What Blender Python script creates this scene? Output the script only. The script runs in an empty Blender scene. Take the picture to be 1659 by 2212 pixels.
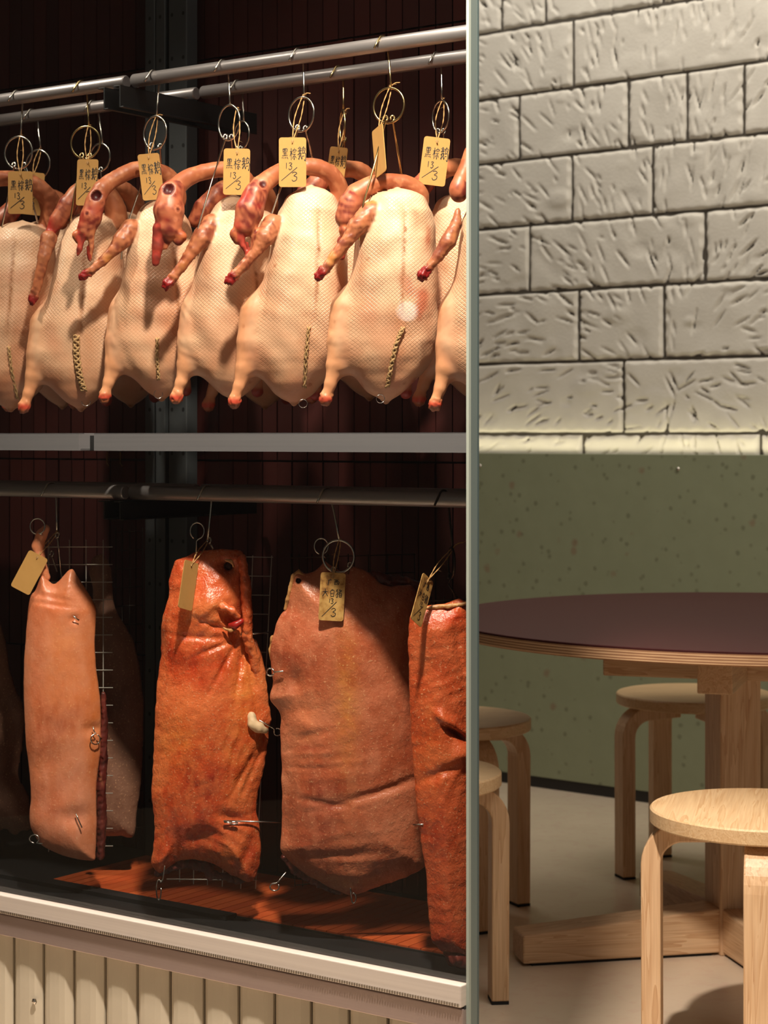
import bpy, math, random
import numpy as np
from mathutils import Vector, Matrix
from mathutils.bvhtree import BVHTree
from mathutils import noise as mnoise

sc = bpy.context.scene
COL = sc.collection
# ------------------------------------------------------------------ camera, world, exposure, main lights
F = 4200.0            # focal length in pixels of the 1659 x 2212 frame
CX, HY, EYE = 829.5, 945.0, 1.08
cam = bpy.data.cameras.new('camera'); camo = bpy.data.objects.new('camera', cam); COL.objects.link(camo)
camo.location = (0, 0, EYE); camo.rotation_euler = (math.pi/2, 0, 0)
cam.sensor_fit = 'AUTO'; cam.sensor_width = 36; cam.lens = F/2212*36
cam.shift_y = (HY-1106)/2212.0
cam.clip_start = 0.05
cam.dof.use_dof = True; cam.dof.focus_distance = 2.85; cam.dof.aperture_fstop = 10
sc.camera = camo
vs = sc.view_settings
vs.view_transform = 'Standard'; vs.look = 'None'; vs.gamma = 1; vs.use_curve_mapping = False; vs.exposure = 0.0
W = bpy.data.worlds.new('world'); sc.world = W; W.use_nodes = True
W.node_tree.nodes['Background'].inputs[0].default_value = (1.0, 0.93, 0.82, 1)
W.node_tree.nodes['Background'].inputs[1].default_value = 0.13

N = (0.5852, 0.8109); U = (0.8109, -0.5852)       # into the case; along its front, to the right
P0 = (0.10838, 2.55); NP0 = N[0]*P0[0]+N[1]*P0[1]
def at_d(px, py, d):
    t = (px-CX)/F; Z = (NP0+d)/(N[0]*t+N[1])
    return Vector((t*Z, Z, EYE+(HY-py)/F*Z))
def at_z(px, py, Z): return Vector(((px-CX)/F*Z, Z, EYE+(HY-py)/F*Z))
def u_at(px, d): p = at_d(px, 1500, d); return (p[0]-P0[0])*U[0]+(p[1]-P0[1])*U[1]
def case(u, d, z): return Vector((P0[0]+U[0]*u+N[0]*d, P0[1]+U[1]*u+N[1]*d, z))
def u_of(p): return (p[0]-P0[0])*U[0]+(p[1]-P0[1])*U[1]

def look(o, tgt): o.rotation_euler = (Vector(tgt)-o.location).to_track_quat('-Z', 'Y').to_euler()
def lamp(name, kind, loc, tgt, power, color=(1, .9, .76), size=.1, size_y=None, spot=None, blend=.5):
    l = bpy.data.lights.new(name, kind); o = bpy.data.objects.new(name, l); COL.objects.link(o)
    o.location = loc; look(o, tgt); l.energy = power; l.color = color
    if kind == 'AREA':
        l.size = size
        if size_y: l.shape = 'RECTANGLE'; l.size_y = size_y
    else: l.shadow_soft_size = size
    if spot: l.spot_size = math.radians(spot); l.spot_blend = blend
    return o
def wall_pt_(s_, off, z): return Vector((.349+.768*s_+.640*off, 6.10-.640*s_+.768*off, z))
# track spotlights over the front of the case
lamp('spot_lamp', 'SPOT', case(.24, -.62, 2.50), case(-.40, .13, .74), 380, (1, .86, .73), .05, spot=56, blend=.75)
lamp('spot_lamp', 'SPOT', case(-1.25, -.50, 2.55), case(-.75, .15, .85), 120, (1, .86, .73), .05, spot=58, blend=.7)
lamp('spot_lamp', 'SPOT', case(-.42, -.24, 2.75), case(-.45, .15, 1.2), 34, (1, .86, .73), .05, spot=62)
# dining room
lamp('ceiling_fill', 'AREA', (1.1, 4.1, 3.0), (1.1, 4.1, 0), 20, (1, .90, .77), 1.4)  # unseen overhead area light, added as general fill for the room
lamp('ceiling_fill', 'AREA', (1.3, 2.2, 3.05), (1.2, 2.6, 0), 46, (1, .91, .80), 2.2)  # unseen light added to brighten the near floor and stools

lamp('wall_fill', 'AREA', wall_pt_(.7, -.55, 3.1), wall_pt_(.7, 0, .6), 19, (1, .93, .83), 2.6, .2)  # unseen area light added to lift the block wall and its relief

# ------------------------------------------------------------------ helpers
def tag(o, label=None, cat=None, group=None, kind=None):
    if label: o['label'] = label
    if cat: o['category'] = cat
    if group: o['group'] = group
    if kind: o['kind'] = kind
    return o
def empty(name, loc=(0, 0, 0), label=None, cat=None, group=None, kind=None):
    o = bpy.data.objects.new(name, None); COL.objects.link(o); o.location = loc
    return tag(o, label, cat, group, kind)
class MB:
    def __init__(s): s.v = []; s.f = []
    def add(s, v, f):
        n = len(s.v); s.v += [tuple(p) for p in v]; s.f += [tuple(i+n for i in q) for q in f]; return s
    def hexa(s, c):  # 8 corners: bottom 4 ccw, top 4
        return s.add(c, [(3, 2, 1, 0), (4, 5, 6, 7), (0, 1, 5, 4), (1, 2, 6, 5), (2, 3, 7, 6), (3, 0, 4, 7)])
    def box(s, x0, x1, y0, y1, z0, z1):
        return s.hexa([(x0, y0, z0), (x1, y0, z0), (x1, y1, z0), (x0, y1, z0), (x0, y0, z1), (x1, y0, z1), (x1, y1, z1), (x0, y1, z1)])
    def cbox(s, u0, u1, d0, d1, z0, z1):  # box in case coordinates
        c = lambda u, d, z: case(min(u, u_at(1019, d)) if d > .024 else u, d, z)   # the side of the case runs straight back
        return s.hexa([c(u0, d0, z0), c(u1, d0, z0), c(u1, d1, z0), c(u0, d1, z0), c(u0, d0, z1), c(u1, d0, z1), c(u1, d1, z1), c(u0, d1, z1)])
    def tube(s, pts, r, n=8, closed=False, cap=True):
        pts = [Vector(p) for p in pts]; m = len(pts)
        rs = r if isinstance(r, (list, tuple)) else [r]*m
        ring = []; prev = None
        for i, p in enumerate(pts):
            a = pts[i-1] if (i > 0 or closed) else p
            b = pts[(i+1) % m] if (i < m-1 or closed) else p
            t = (b-a)
            if t.length < 1e-9: t = Vector((0, 0, 1))
            t.normalize()
            if prev is None:
                x = Vector((1, 0, 0)) if abs(t.x) < .9 else Vector((0, 1, 0))
                prev = (x-t*x.dot(t)).normalized()
            else:
                prev = prev-t*prev.dot(t)
                prev = prev.normalized() if prev.length > 1e-6 else t.orthogonal().normalized()
            q = t.cross(prev)
            ring.append([p+(prev*math.cos(k*2*math.pi/n)+q*math.sin(k*2*math.pi/n))*rs[i] for k in range(n)])
        v = [p for g in ring for p in g]; f = []
        for i in range(m if closed else m-1):
            j = (i+1) % m
            for k in range(n): f.append((i*n+k, i*n+(k+1) % n, j*n+(k+1) % n, j*n+k))
        if cap and not closed:
            f.append(tuple(range(n-1, -1, -1))); f.append(tuple((m-1)*n+k for k in range(n)))
        return s.add(v, f)
    def lathe(s, prof, n=48, c=(0, 0)):
        v = []; f = []; m = len(prof)
        for k in range(n):
            a = 2*math.pi*k/n
            for r, z in prof: v.append((c[0]+r*math.cos(a), c[1]+r*math.sin(a), z))
        for k in range(n):
            for i in range(m-1):
                f.append((k*m+i, ((k+1) % n)*m+i, ((k+1) % n)*m+i+1, k*m+i+1))
        return s.add(v, f)
    def build(s, name, mat, parent=None, loc=None, rot=None, smooth=False, bevel=0, seg=2):
        me = bpy.data.meshes.new(name); me.from_pydata(s.v, [], s.f); me.update()
        if smooth: me.polygons.foreach_set('use_smooth', [True]*len(me.polygons))
        o = bpy.data.objects.new(name, me); COL.objects.link(o); me.materials.append(mat)
        if parent: o.parent = parent
        if loc is not None: o.location = loc
        if rot is not None: o.rotation_euler = rot
        if bevel:
            b = o.modifiers.new('bevel', 'BEVEL'); b.width = bevel; b.segments = seg; b.limit_method = 'ANGLE'
            if not smooth: me.polygons.foreach_set('use_smooth', [False]*len(me.polygons))
        return o
def rel(pts, o): return [tuple(Vector(p)-Vector(o)) for p in pts]
def catmull(P, n=6):
    P = np.array(P, float); Q = np.vstack([2*P[0]-P[1], P, 2*P[-1]-P[-2]]); out = []
    for i in range(1, len(Q)-2):
        for k in range(n):
            t = k/n
            out.append(.5*((2*Q[i])+(Q[i+1]-Q[i-1])*t+(2*Q[i-1]-5*Q[i]+4*Q[i+1]-Q[i+2])*t*t+(-Q[i-1]+3*Q[i]-3*Q[i+1]+Q[i+2])*t**3))
    out.append(P[-1]); return np.array(out)
def copy_tree(o, parent=None):
    c = o.copy(); COL.objects.link(c)
    if parent: c.parent = parent
    for ch in list(o.children): copy_tree(ch, c)
    return c

# ------------------------------------------------------------------ materials
def srgb(r, g, b):
    return tuple(((c/255)/12.92 if c/255 <= .04045 else ((c/255+.055)/1.055)**2.4) for c in (r, g, b))+(1,)
class NT:
    def __init__(s, name):
        s.m = bpy.data.materials.new(name); s.m.use_nodes = True; s.t = s.m.node_tree
        s.b = s.t.nodes['Principled BSDF']; s.out = s.t.nodes['Material Output']
    def n(s, typ, ins=None, **kw):
        o = s.t.nodes.new(typ)
        for k, v in kw.items(): setattr(o, k, v)
        for k, v in (ins or {}).items(): s.set(o.inputs[k], v)
        return o
    def set(s, sock, v):
        if hasattr(v, 'is_output'): s.t.links.new(v, sock)
        else: sock.default_value = v
    def p(s, **kw):
        for k, v in kw.items(): s.set(s.b.inputs[k.replace('_', ' ')], v)
        return s
    def noise(s, vec, scale, detail=4, rough=.55, dist=0):
        return s.n('ShaderNodeTexNoise', {'Vector': vec, 'Scale': scale, 'Detail': detail, 'Roughness': rough, 'Distortion': dist}).outputs['Fac']
    def ramp(s, fac, stops):
        r = s.n('ShaderNodeValToRGB', {'Fac': fac}); e = r.color_ramp.elements
        while len(e) < len(stops): e.new(.5)
        for q, (pos, c) in zip(e, stops): q.position = pos; q.color = c if len(c) == 4 else tuple(c)+(1,)
        return r.outputs['Color']
    def mix(s, fac, a, b, mode='MIX'):
        m = s.n('ShaderNodeMix', data_type='RGBA', blend_type=mode)
        s.set(m.inputs[0], fac); s.set(m.inputs[6], a); s.set(m.inputs[7], b); return m.outputs[2]
    def math(s, op, a, b=0.0, c=0.0):
        m = s.n('ShaderNodeMath', operation=op); s.set(m.inputs[0], a); s.set(m.inputs[1], b)
        if op in ('MULTIPLY_ADD', 'SMOOTH_MIN'): s.set(m.inputs[2], c)
        return m.outputs[0]
    def obj(s, scale=(1, 1, 1)):
        tc = s.n('ShaderNodeTexCoord'); return s.n('ShaderNodeMapping', {'Vector': tc.outputs['Object'], 'Scale': scale}).outputs[0]
    def bump(s, h, strength=.3, dist=.002, normal=None):
        d = {'Height': h, 'Strength': strength, 'Distance': dist}
        if normal is not None: d['Normal'] = normal
        b = s.n('ShaderNodeBump', d); return b.outputs[0]
def simple(name, c, rough=.5, metal=0, spec=.5, bump=0, bscale=200):
    m = NT(name); m.p(Base_Color=c, Roughness=rough, Metallic=metal); m.b.inputs['Specular IOR Level'].default_value = spec
    if bump: m.p(Normal=m.bump(m.noise(m.obj(), bscale), bump, .001))
    return m.m
def wood(name, axis, c0=(214, 182, 146), c1=(182, 140, 102)):
    m = NT(name); sc_ = [38, 38, 38]; sc_[axis] = 2.2
    info = m.n('ShaderNodeObjectInfo').outputs['Random']
    tc = m.n('ShaderNodeTexCoord').outputs['Object']
    off = m.n('ShaderNodeVectorMath', {0: tc, 1: m.n('ShaderNodeCombineXYZ', {0: m.math('MULTIPLY', info, 3.1), 1: m.math('MULTIPLY', info, 7.7), 2: info}).outputs[0]}, operation='ADD').outputs[0]
    v = m.n('ShaderNodeMapping', {'Vector': off, 'Scale': sc_}).outputs[0]
    n1 = m.noise(v, 1.0, 3, .5, .6)
    rings = m.math('FRACT', m.math('MULTIPLY', n1, 7.0))
    sc2 = [420, 420, 420]; sc2[axis] = 9
    v2 = m.n('ShaderNodeMapping', {'Vector': off, 'Scale': sc2}).outputs[0]
    fine = m.noise(v2, 1.0, 2)
    col = m.mix(m.ramp(rings, [(0, (0, 0, 0)), (.75, (.55, .55, .55)), (1, (1, 1, 1))]), srgb(*c0), srgb(*c1))
    col = m.mix(.18, col, m.ramp(fine, [(.3, srgb(150, 104, 62)), (.7, srgb(240, 205, 155))]))
    m.p(Base_Color=col, Roughness=.42, Normal=m.bump(fine, .12, .0005)); return m.m
M = {}
M['wood_x'] = wood('ash_wood_long', 0); M['wood_y'] = wood('ash_wood_deep', 1); M['wood_z'] = wood('ash_wood_upright', 2)
M['pale_x'] = wood('birch_wood', 0, (216, 186, 144), (196, 158, 114)); M['pale_z'] = wood('birch_wood_upright', 2, (218, 184, 146), (190, 148, 108))
M['steel'] = simple('polished_steel', srgb(205, 198, 188), .22, 1)
M['brass'] = simple('yellowed_steel', srgb(205, 178, 128), .25, 1)
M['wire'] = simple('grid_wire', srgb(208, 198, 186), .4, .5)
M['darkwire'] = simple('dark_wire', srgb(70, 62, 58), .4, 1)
M['black'] = simple('black_powder_coat', srgb(30, 29, 30), .45, 0, .5)
M['upright'] = simple('grey_upright_steel', srgb(92, 94, 96), .42, .6)
M['rubber'] = simple('black_rubber', srgb(22, 20, 20), .8)
M['ink'] = simple('black_ink', srgb(28, 26, 26), .6)
M['gap_black'] = simple('black_gap', srgb(34, 31, 29), .6)
M['maroon'] = simple('maroon_linoleum', srgb(60, 28, 27), .6, 0, .12)
m = NT('satin_tube'); v = m.obj((1, 1, 1)); m.p(Base_Color=srgb(150, 142, 142), Metallic=.6, Roughness=.36); M['rod'] = m.m
m = NT('brushed_sill'); v = m.obj((2, 2, 260)); b = m.noise(v, 1, 3)
m.p(Base_Color=m.mix(b, srgb(202, 190, 180), srgb(224, 214, 204)), Metallic=.3, Roughness=.42, Normal=m.bump(b, .08, .0005)); M['sill'] = m.m
m = NT('brushed_trim'); v = m.obj((2, 2, 260)); b = m.noise(v, 1, 3)
m.p(Base_Color=m.mix(b, srgb(168, 150, 146), srgb(186, 168, 162)), Metallic=.7, Roughness=.42); M['trim'] = m.m
m = NT('tray_steel'); b = m.noise(m.obj((2, 2, 200)), 1, 3)
m.p(Base_Color=m.mix(b, srgb(122, 118, 122), srgb(140, 136, 138)), Metallic=.35, Roughness=.4); M['tray'] = m.m
m = NT('cream_slat'); b = m.noise(m.obj(), 9, 3)
m.p(Base_Color=m.mix(b, srgb(182, 172, 152), srgb(194, 184, 164)), Roughness=.55); M['slat'] = m.m
m = NT('kraft_card'); b = m.noise(m.obj(), 700, 3); c = m.noise(m.obj(), 60, 3)
m.p(Base_Color=m.mix(m.math('MULTIPLY', b, .5), m.mix(c, srgb(198, 150, 84), srgb(184, 134, 72)), srgb(170, 120, 58)), Roughness=.85); M['card'] = m.m
m = NT('stained_card'); b = m.noise(m.obj(), 55, 4)
m.p(Base_Color=m.ramp(b, [(.40, srgb(206, 160, 92)), (.55, srgb(180, 130, 66)), (.62, srgb(140, 92, 40))]), Roughness=.7); M['card_stained'] = m.m
m = NT('jute'); b = m.noise(m.obj(), 900, 2)
m.p(Base_Color=m.mix(b, srgb(150, 104, 58), srgb(205, 160, 104)), Roughness=.95); M['jute'] = m.m
m = NT('sewing_twine'); b = m.noise(m.obj(), 600, 2)
m.p(Base_Color=m.mix(b, srgb(120, 84, 52), srgb(206, 166, 112)), Roughness=.8); M['stitch'] = m.m
def tilemat(name, c0, c1, rough):
    m = NT(name); r = m.n('ShaderNodeObjectInfo').outputs['Random']; b = m.noise(m.obj((30, 30, 5)), 1, 4)
    col = m.mix(r, srgb(*c0), srgb(*c1)); col = m.mix(m.math('MULTIPLY', b, .6), col, srgb(c0[0]*.6, c0[1]*.6, c0[2]*.6))
    m.p(Base_Color=col, Roughness=rough, Normal=m.bump(b, .2, .002)); return m.m
M['tile'] = tilemat('dark_red_tile', (58, 26, 24), (76, 33, 29), .35)
M['floortile'] = tilemat('orange_red_tile', (200, 82, 40), (224, 106, 54), .35)
m = NT('white_painted_block'); b = m.noise(m.obj(), 12, 5); c = m.noise(m.obj(), 90, 4)
m.p(Base_Color=m.mix(b, srgb(206, 200, 188), srgb(230, 225, 213)), Roughness=.6, Normal=m.bump(c, .25, .004)); M['brick'] = m.m
M['mortar'] = simple('grey_mortar', srgb(84, 78, 70), .9, 0, .3, .4, 80)
m = NT('green_speckled_board'); o_ = m.obj()
s1 = m.n('ShaderNodeTexVoronoi', {'Vector': o_, 'Scale': 26, 'Randomness': 1}); s2 = m.n('ShaderNodeTexVoronoi', {'Vector': o_, 'Scale': 11, 'Randomness': 1})
n1 = m.noise(o_, 14, 4); n2 = m.noise(o_, 40, 3)
k1 = m.ramp(m.math('ADD', s1.outputs['Distance'], m.math('MULTIPLY', n2, .25)), [(.24, (1, 1, 1)), (.36, (0, 0, 0))])
k2 = m.ramp(m.math('ADD', s2.outputs['Distance'], m.math('MULTIPLY', n2, .25)), [(.20, (1, 1, 1)), (.30, (0, 0, 0))])
col = m.mix(n1, srgb(136, 142, 114), srgb(148, 154, 126))
col = m.mix(m.math('MULTIPLY', k1, .45), col, srgb(84, 84, 62)); col = m.mix(m.math('MULTIPLY', k2, .5), col, srgb(134, 96, 76))
m.p(Base_Color=col, Roughness=.5); M['green'] = m.m
m = NT('terrazzo_floor'); o_ = m.obj(); a = m.noise(o_, 6, 4); b = m.noise(o_, 28, 4)
col = m.mix(a, srgb(208, 190, 166), srgb(224, 206, 182)); col = m.mix(m.ramp(b, [(.52, (0, 0, 0)), (.62, (.5, .5, .5))]), col, srgb(212, 186, 166))
m.p(Base_Color=col, Roughness=.24, Normal=m.bump(a, .03, .002)); M['floor'] = m.m
m = NT('plywood_edge'); z = m.n('ShaderNodeSeparateXYZ', {0: m.n('ShaderNodeTexCoord').outputs['Object']}).outputs['Z']
w = m.math('SINE', m.math('MULTIPLY', z, 1250.0)); nz = m.noise(m.obj((18, 18, 500)), 1, 3)
m.p(Base_Color=m.mix(m.ramp(m.math('ADD', m.math('MULTIPLY', w, .4), nz), [(.35, (0, 0, 0)), (.75, (1, 1, 1))]), srgb(144, 104, 74), srgb(200, 164, 126)), Roughness=.5); M['ply'] = m.m
m = NT('clear_glass'); lw = m.n('ShaderNodeLayerWeight', {'Blend': .5}).outputs['Facing']
fr = m.math('MULTIPLY_ADD', m.math('POWER', lw, 5.0), .92, .05)
gl = m.n('ShaderNodeBsdfGlossy', {'Color': (1, 1, 1, 1), 'Roughness': .0}); tr = m.n('ShaderNodeBsdfTransparent', {'Color': (.97, .99, .98, 1)})
mx = m.n('ShaderNodeMixShader', {0: fr, 1: tr.outputs[0], 2: gl.outputs[0]}); m.t.links.new(mx.outputs[0], m.out.inputs[0]); M['glass'] = m.m
m = NT('glass_edge_profile'); m.p(Base_Color=srgb(108, 120, 116), Roughness=.3, Metallic=.2); M['edge'] = m.m
M['edge_dark'] = simple('glass_edge_dark', srgb(70, 84, 84), .25); M['edge_light'] = simple('glass_edge_light', srgb(150, 158, 148), .3)
# goose skin: colour attribute of the bird plus feather-follicle relief
m = NT('goose_skin'); at = m.n('ShaderNodeAttribute', attribute_name='Col').outputs['Color']
uv = m.n('ShaderNodeAttribute', attribute_name='skin').outputs['Vector']
sx = m.n('ShaderNodeSeparateXYZ', {0: uv}); wob = m.noise(m.obj(), 30, 2)
ua = m.math('MULTIPLY_ADD', wob, .9, m.math('MULTIPLY', sx.outputs['X'], 1.0)); va = m.math('MULTIPLY_ADD', wob, .7, sx.outputs['Y'])
P_, Q_ = m.math('ADD', ua, va), m.math('SUBTRACT', ua, va)
lat = m.math('MINIMUM', m.math('ABSOLUTE', m.math('SINE', P_)), m.math('ABSOLUTE', m.math('SINE', Q_)))
pit = m.ramp(lat, [(.0, (0, 0, 0)), (.5, (1, 1, 1))])
str_ = m.math('MULTIPLY', sx.outputs['Z'], m.ramp(m.noise(m.obj(), 14, 2), [(.3, (.25, .25, .25)), (.7, (1, 1, 1))]))
big = m.noise(m.obj(), 16, 4); sm = m.noise(m.obj(), 90, 3)
sep = m.n('ShaderNodeSeparateColor', {0: pit})
pitm = m.math('SUBTRACT', 1.0, m.math('MULTIPLY', m.math('SUBTRACT', 1.0, sep.outputs[0]), str_))
col = m.mix(m.math('MULTIPLY', m.math('SUBTRACT', 1.0, pitm), .34), at, srgb(182, 124, 82))
col = m.mix(m.ramp(big, [(.45, (0, 0, 0)), (.75, (.45, .45, .45))]), col, m.mix(1.0, col, srgb(226, 172, 118), 'MULTIPLY'))
spots = m.n('ShaderNodeTexVoronoi', {'Vector': m.obj(), 'Scale': 20}).outputs['Distance']
col = m.mix(m.ramp(m.math('ADD', spots, m.math('MULTIPLY', sm, .12)), [(.10, (.6, .6, .6)), (.16, (0, 0, 0))]), col, srgb(150, 84, 48))
bn = m.bump(pitm, .55, .0016); bn = m.bump(sm, .12, .002, bn)
m.p(Base_Color=col, Roughness=.42, Normal=bn); m.b.inputs['Specular IOR Level'].default_value = .35
M['goose'] = m.m
# cured pork skin
def porkmat(name, dark, midc, light, rough=.32, scale=9, fat=(226, 170, 96), bs=1.0):
    m = NT(name); o_ = m.obj(); a = m.noise(o_, scale, 5, .6, .4); b = m.noise(m.obj((1, 1, .45)), 60, 5, .62); c = m.noise(o_, 320, 2)
    at = m.n('ShaderNodeAttribute', attribute_name='Col').outputs['Color']
    col = m.ramp(a, [(.30, srgb(*dark)), (.48, srgb(*midc)), (.66, srgb(*light)), (.82, srgb(*fat))])
    col = m.mix(m.ramp(b, [(.42, (0, 0, 0)), (.7, (.55, .55, .55))]), col, srgb(*light))
    col = m.mix(m.ramp(c, [(.62, (0, 0, 0)), (.72, (.55, .55, .55))]), col, srgb(238, 180, 136))
    col = m.mix(1.0, col, at, 'MULTIPLY')
    d_ = m.noise(o_, 130, 3, .6); n = m.bump(b, .5*bs, .004); n = m.bump(d_, .45*bs, .003, n); n = m.bump(c, .35*bs, .0015, n)
    m.p(Base_Color=col, Roughness=m.math('MULTIPLY_ADD', b, .25, rough-.1), Normal=n); m.b.inputs['Specular IOR Level'].default_value = .5
    return m.m
M['pork_pink'] = porkmat('pink_pork_skin', (182, 94, 62), (212, 126, 86), (226, 150, 116), .36, 6, bs=.4)
M['pork_red'] = porkmat('red_orange_pork_skin', (146, 42, 24), (198, 78, 40), (228, 122, 70), .25, 8)
M['pork_brown'] = porkmat('brown_red_pork_skin', (140, 58, 40), (180, 90, 58), (206, 124, 90), .30, 8, (212, 148, 84), .8)
M['pork_deep'] = porkmat('deep_red_pork_skin', (148, 44, 22), (184, 72, 36), (206, 102, 60), .33, 8)
M['pork_shaded'] = porkmat('shaded_pork_skin', (112, 74, 58), (136, 92, 72), (150, 106, 84), .5, 6, bs=.5)  # shade on the back rod pieces is put into these darker colours
m = NT('dried_meat'); b = m.noise(m.obj((1, 1, .3)), 90, 5)
m.p(Base_Color=m.ramp(b, [(.3, srgb(60, 24, 20)), (.6, srgb(112, 44, 36)), (.8, srgb(160, 98, 70))]), Roughness=.4, Normal=m.bump(b, .6, .004)); M['meat'] = m.m
m = NT('cut_flesh'); b = m.noise(m.obj(), 120, 4)
m.p(Base_Color=m.ramp(b, [(.3, srgb(150, 96, 52)), (.6, srgb(196, 140, 84)), (.8, srgb(220, 180, 130))]), Roughness=.45, Normal=m.bump(b, .5, .003)); M['fat'] = m.m

# ------------------------------------------------------------------ the dining room behind
W0 = Vector((.349, 6.10)); WD = Vector((.768, -.640)).normalized(); WN = Vector((-WD.y, WD.x)); 
if WN.y > 0: WN = -WN                                  # wall normal, towards the camera
def on_wall(px, py, off=0.0):                          # point of the wall plane set back by off
    t = (px-CX)/F; w0 = W0-WN*off
    Z = (WN.x*w0.x+WN.y*w0.y)/(WN.x*t+WN.y)
    return Vector((t*Z, Z, EYE+(HY-py)/F*Z))
def wall_pt(s, off, z): p = W0+WD*s-WN*off; return Vector((p.x, p.y, z))
def s_of(p): return (Vector((p[0], p[1]))-W0).dot(WD)
WROT = math.atan2(WD.y, WD.x)
fl = MB().box(-4, 5, -1.5, 8, -.05, 0).build('floor', M['floor']); tag(fl, kind='structure')
ce = MB().box(-4, 5, -1.5, 8, 3.2, 3.3).build('ceiling', simple('white_ceiling', srgb(200, 192, 180), .8)); tag(ce, kind='structure')
wl = MB().box(-3.2, -3.1, -1.5, 8, 0, 3.2).build('wall_left', simple('dark_teal_wall', srgb(58, 58, 60), .6)); tag(wl, kind='structure')
# painted block wall: mortar bed with separate rough blocks
wb = MB(); 
wb.hexa([wall_pt(-1.2, .069, 0), wall_pt(2.6, .069, 0), wall_pt(2.6, .23, 0), wall_pt(-1.2, .23, 0)] + [wall_pt(-1.2, .069, 3.2), wall_pt(2.6, .069, 3.2), wall_pt(2.6, .23, 3.2), wall_pt(-1.2, .23, 3.2)])
wallb = wb.build('wall_back', M['mortar']); tag(wallb, kind='structure')
zc = [on_wall(1030, y, .06).z for y in (-352, -208, -66, 75, 217, 356, 496, 638, 787, 937, 1080)]
joints = [[1150, 1390, 1600], [1060, 1290, 1520], [1082, 1176, 1430], [1236, 1700], [1120, 1355, 1482, 1605], [1234, 1408, 1720], [1142, 1521], [1248, 1432, 1760], [1345, 1690], [1257, 1640]]
fan = [(1395, 60), (1330, 150), (1350, 190), (1380, 330), (1420, 500), (1300, 560), (1640, 700), (1430, 830), (1200, 700)]
def brick_mesh(w, h, seed, s0, z0):
    rg = np.random.default_rng(seed); nx, nz = max(8, int(w/.0052)), max(6, int(h/.0052))
    x = np.linspace(0, w, nx); z = np.linspace(0, h, nz); X, Zz = np.meshgrid(x, z, indexing='ij')
    D = np.zeros_like(X)
    for _ in range(10):
        kx, kz, ph = rg.normal(0, 26), rg.normal(0, 26), rg.uniform(0, 6.3); D += .0005*np.sin(kx*X+kz*Zz+ph)
    for _ in range(int(w*h*370)+2):       # chisel marks
        cx, cz = rg.uniform(.0, w), rg.uniform(.0, h)
        ang = math.atan2((z0+cz)-1.45+.25*math.sin(3*(s0+cx)), (s0+cx)-.62)+rg.normal(0, .25)
        L, wd, dp = rg.uniform(.012, .046), rg.uniform(.0028, .0048), rg.uniform(.005, .012)
        a = (X-cx)*math.cos(ang)+(Zz-cz)*math.sin(ang); b = -(X-cx)*math.sin(ang)+(Zz-cz)*math.cos(ang)
        tp = np.clip(1-(a/L)**2, 0, 1)
        D -= dp*tp*np.exp(-(b/(wd*(.5+.5*tp)))**2)
        D += .18*dp*tp*np.exp(-((b-1.9*wd)/wd)**2)
    for _ in range(int(w*h*60)):          # broken patches
        cx, cz, r = rg.uniform(0, w), rg.uniform(0, h), rg.uniform(.015, .05)
        D += rg.choice([-1, 1])*rg.uniform(.001, .0035)*np.exp(-(((X-cx)/r)**2+((Zz-cz)/(r*.6))**2)**2)
    e = np.minimum(np.minimum(X, w-X), np.minimum(Zz, h-Zz)); jag = .0030+.0045*np.abs(np.sin(X*60+seed)*np.sin(Zz*75+seed*2))
    D -= .011*np.exp(-(e/jag)**2)
    v = [(X[i, j], -D[i, j], Zz[i, j]) for i in range(nx) for j in range(nz)]
    f = [(i*nz+j, (i+1)*nz+j, (i+1)*nz+j+1, i*nz+j+1) for i in range(nx-1) for j in range(nz-1)]
    rim = [i*nz for i in range(nx)]+[(nx-1)*nz+j for j in range(1, nz)]+[i*nz+nz-1 for i in range(nx-2, -1, -1)]+[j for j in range(nz-2, 0, -1)]
    n0 = len(v); v += [(v[k][0], .02, v[k][2]) for k in rim]; r = len(rim)
    f += [(rim[(k+1) % r], rim[k], n0+k, n0+(k+1) % r) for k in range(r)]
    return v, f
for ci in range(10):
    z1, z0 = zc[ci], zc[ci+1]
    ss = [s_of(on_wall(q, 300, .06)) for q in ((560, 760, 960) if ci % 2 else (560, 660, 850, 1000))]+[s_of(on_wall(j, 300, .06)) for j in joints[ci]]+[s_of(on_wall(1860, 300, .06)), s_of(on_wall(2050, 300, .06))]
    for k in range(len(ss)-1):
        g = .0030; w, h = ss[k+1]-ss[k]-2*g, z1-z0-2*g
        if w < .03: continue
        v, f = brick_mesh(w, h, ci*17+k*5+3, ss[k], z0)
        o = MB().add(v, f).build('brick', M['brick'], wallb, smooth=True)
        p = wall_pt(ss[k]+g, .06, z0+g); o.location = p; o.rotation_euler = (0, 0, WROT)
ztop = on_wall(1030, 979).z
gp = MB().box(-1.0, 2.4, 0, .058, .034, ztop).build('trim_1', M['green'], bevel=.001); gp.location = wall_pt(0, 0, 0); gp.rotation_euler = (0, 0, WROT)
tag(gp, kind='structure', label='green speckled wainscot board on the lower wall')
for px, py in ((1465, 1013), (1037, 1006), (1042, 1603), (1043, 1625)):
    p = on_wall(px, py); l = Vector((s_of(p), 0, p.z))
    sm_ = MB().lathe([(0, .0035), (.004, .003), (.0055, 0)], 10).build('screw_head', M['steel'], gp, loc=l, rot=(math.pi/2, 0, 0), smooth=True)
bb = MB().box(-1.0, 2.4, .004, .03, 0, .034).build('shadow_gap_back', M['gap_black']); bb.location = wall_pt(0, 0, 0); bb.rotation_euler = (0, 0, WROT); tag(bb, kind='structure')  # black strip stands in for the dark shadow gap under the board
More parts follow.
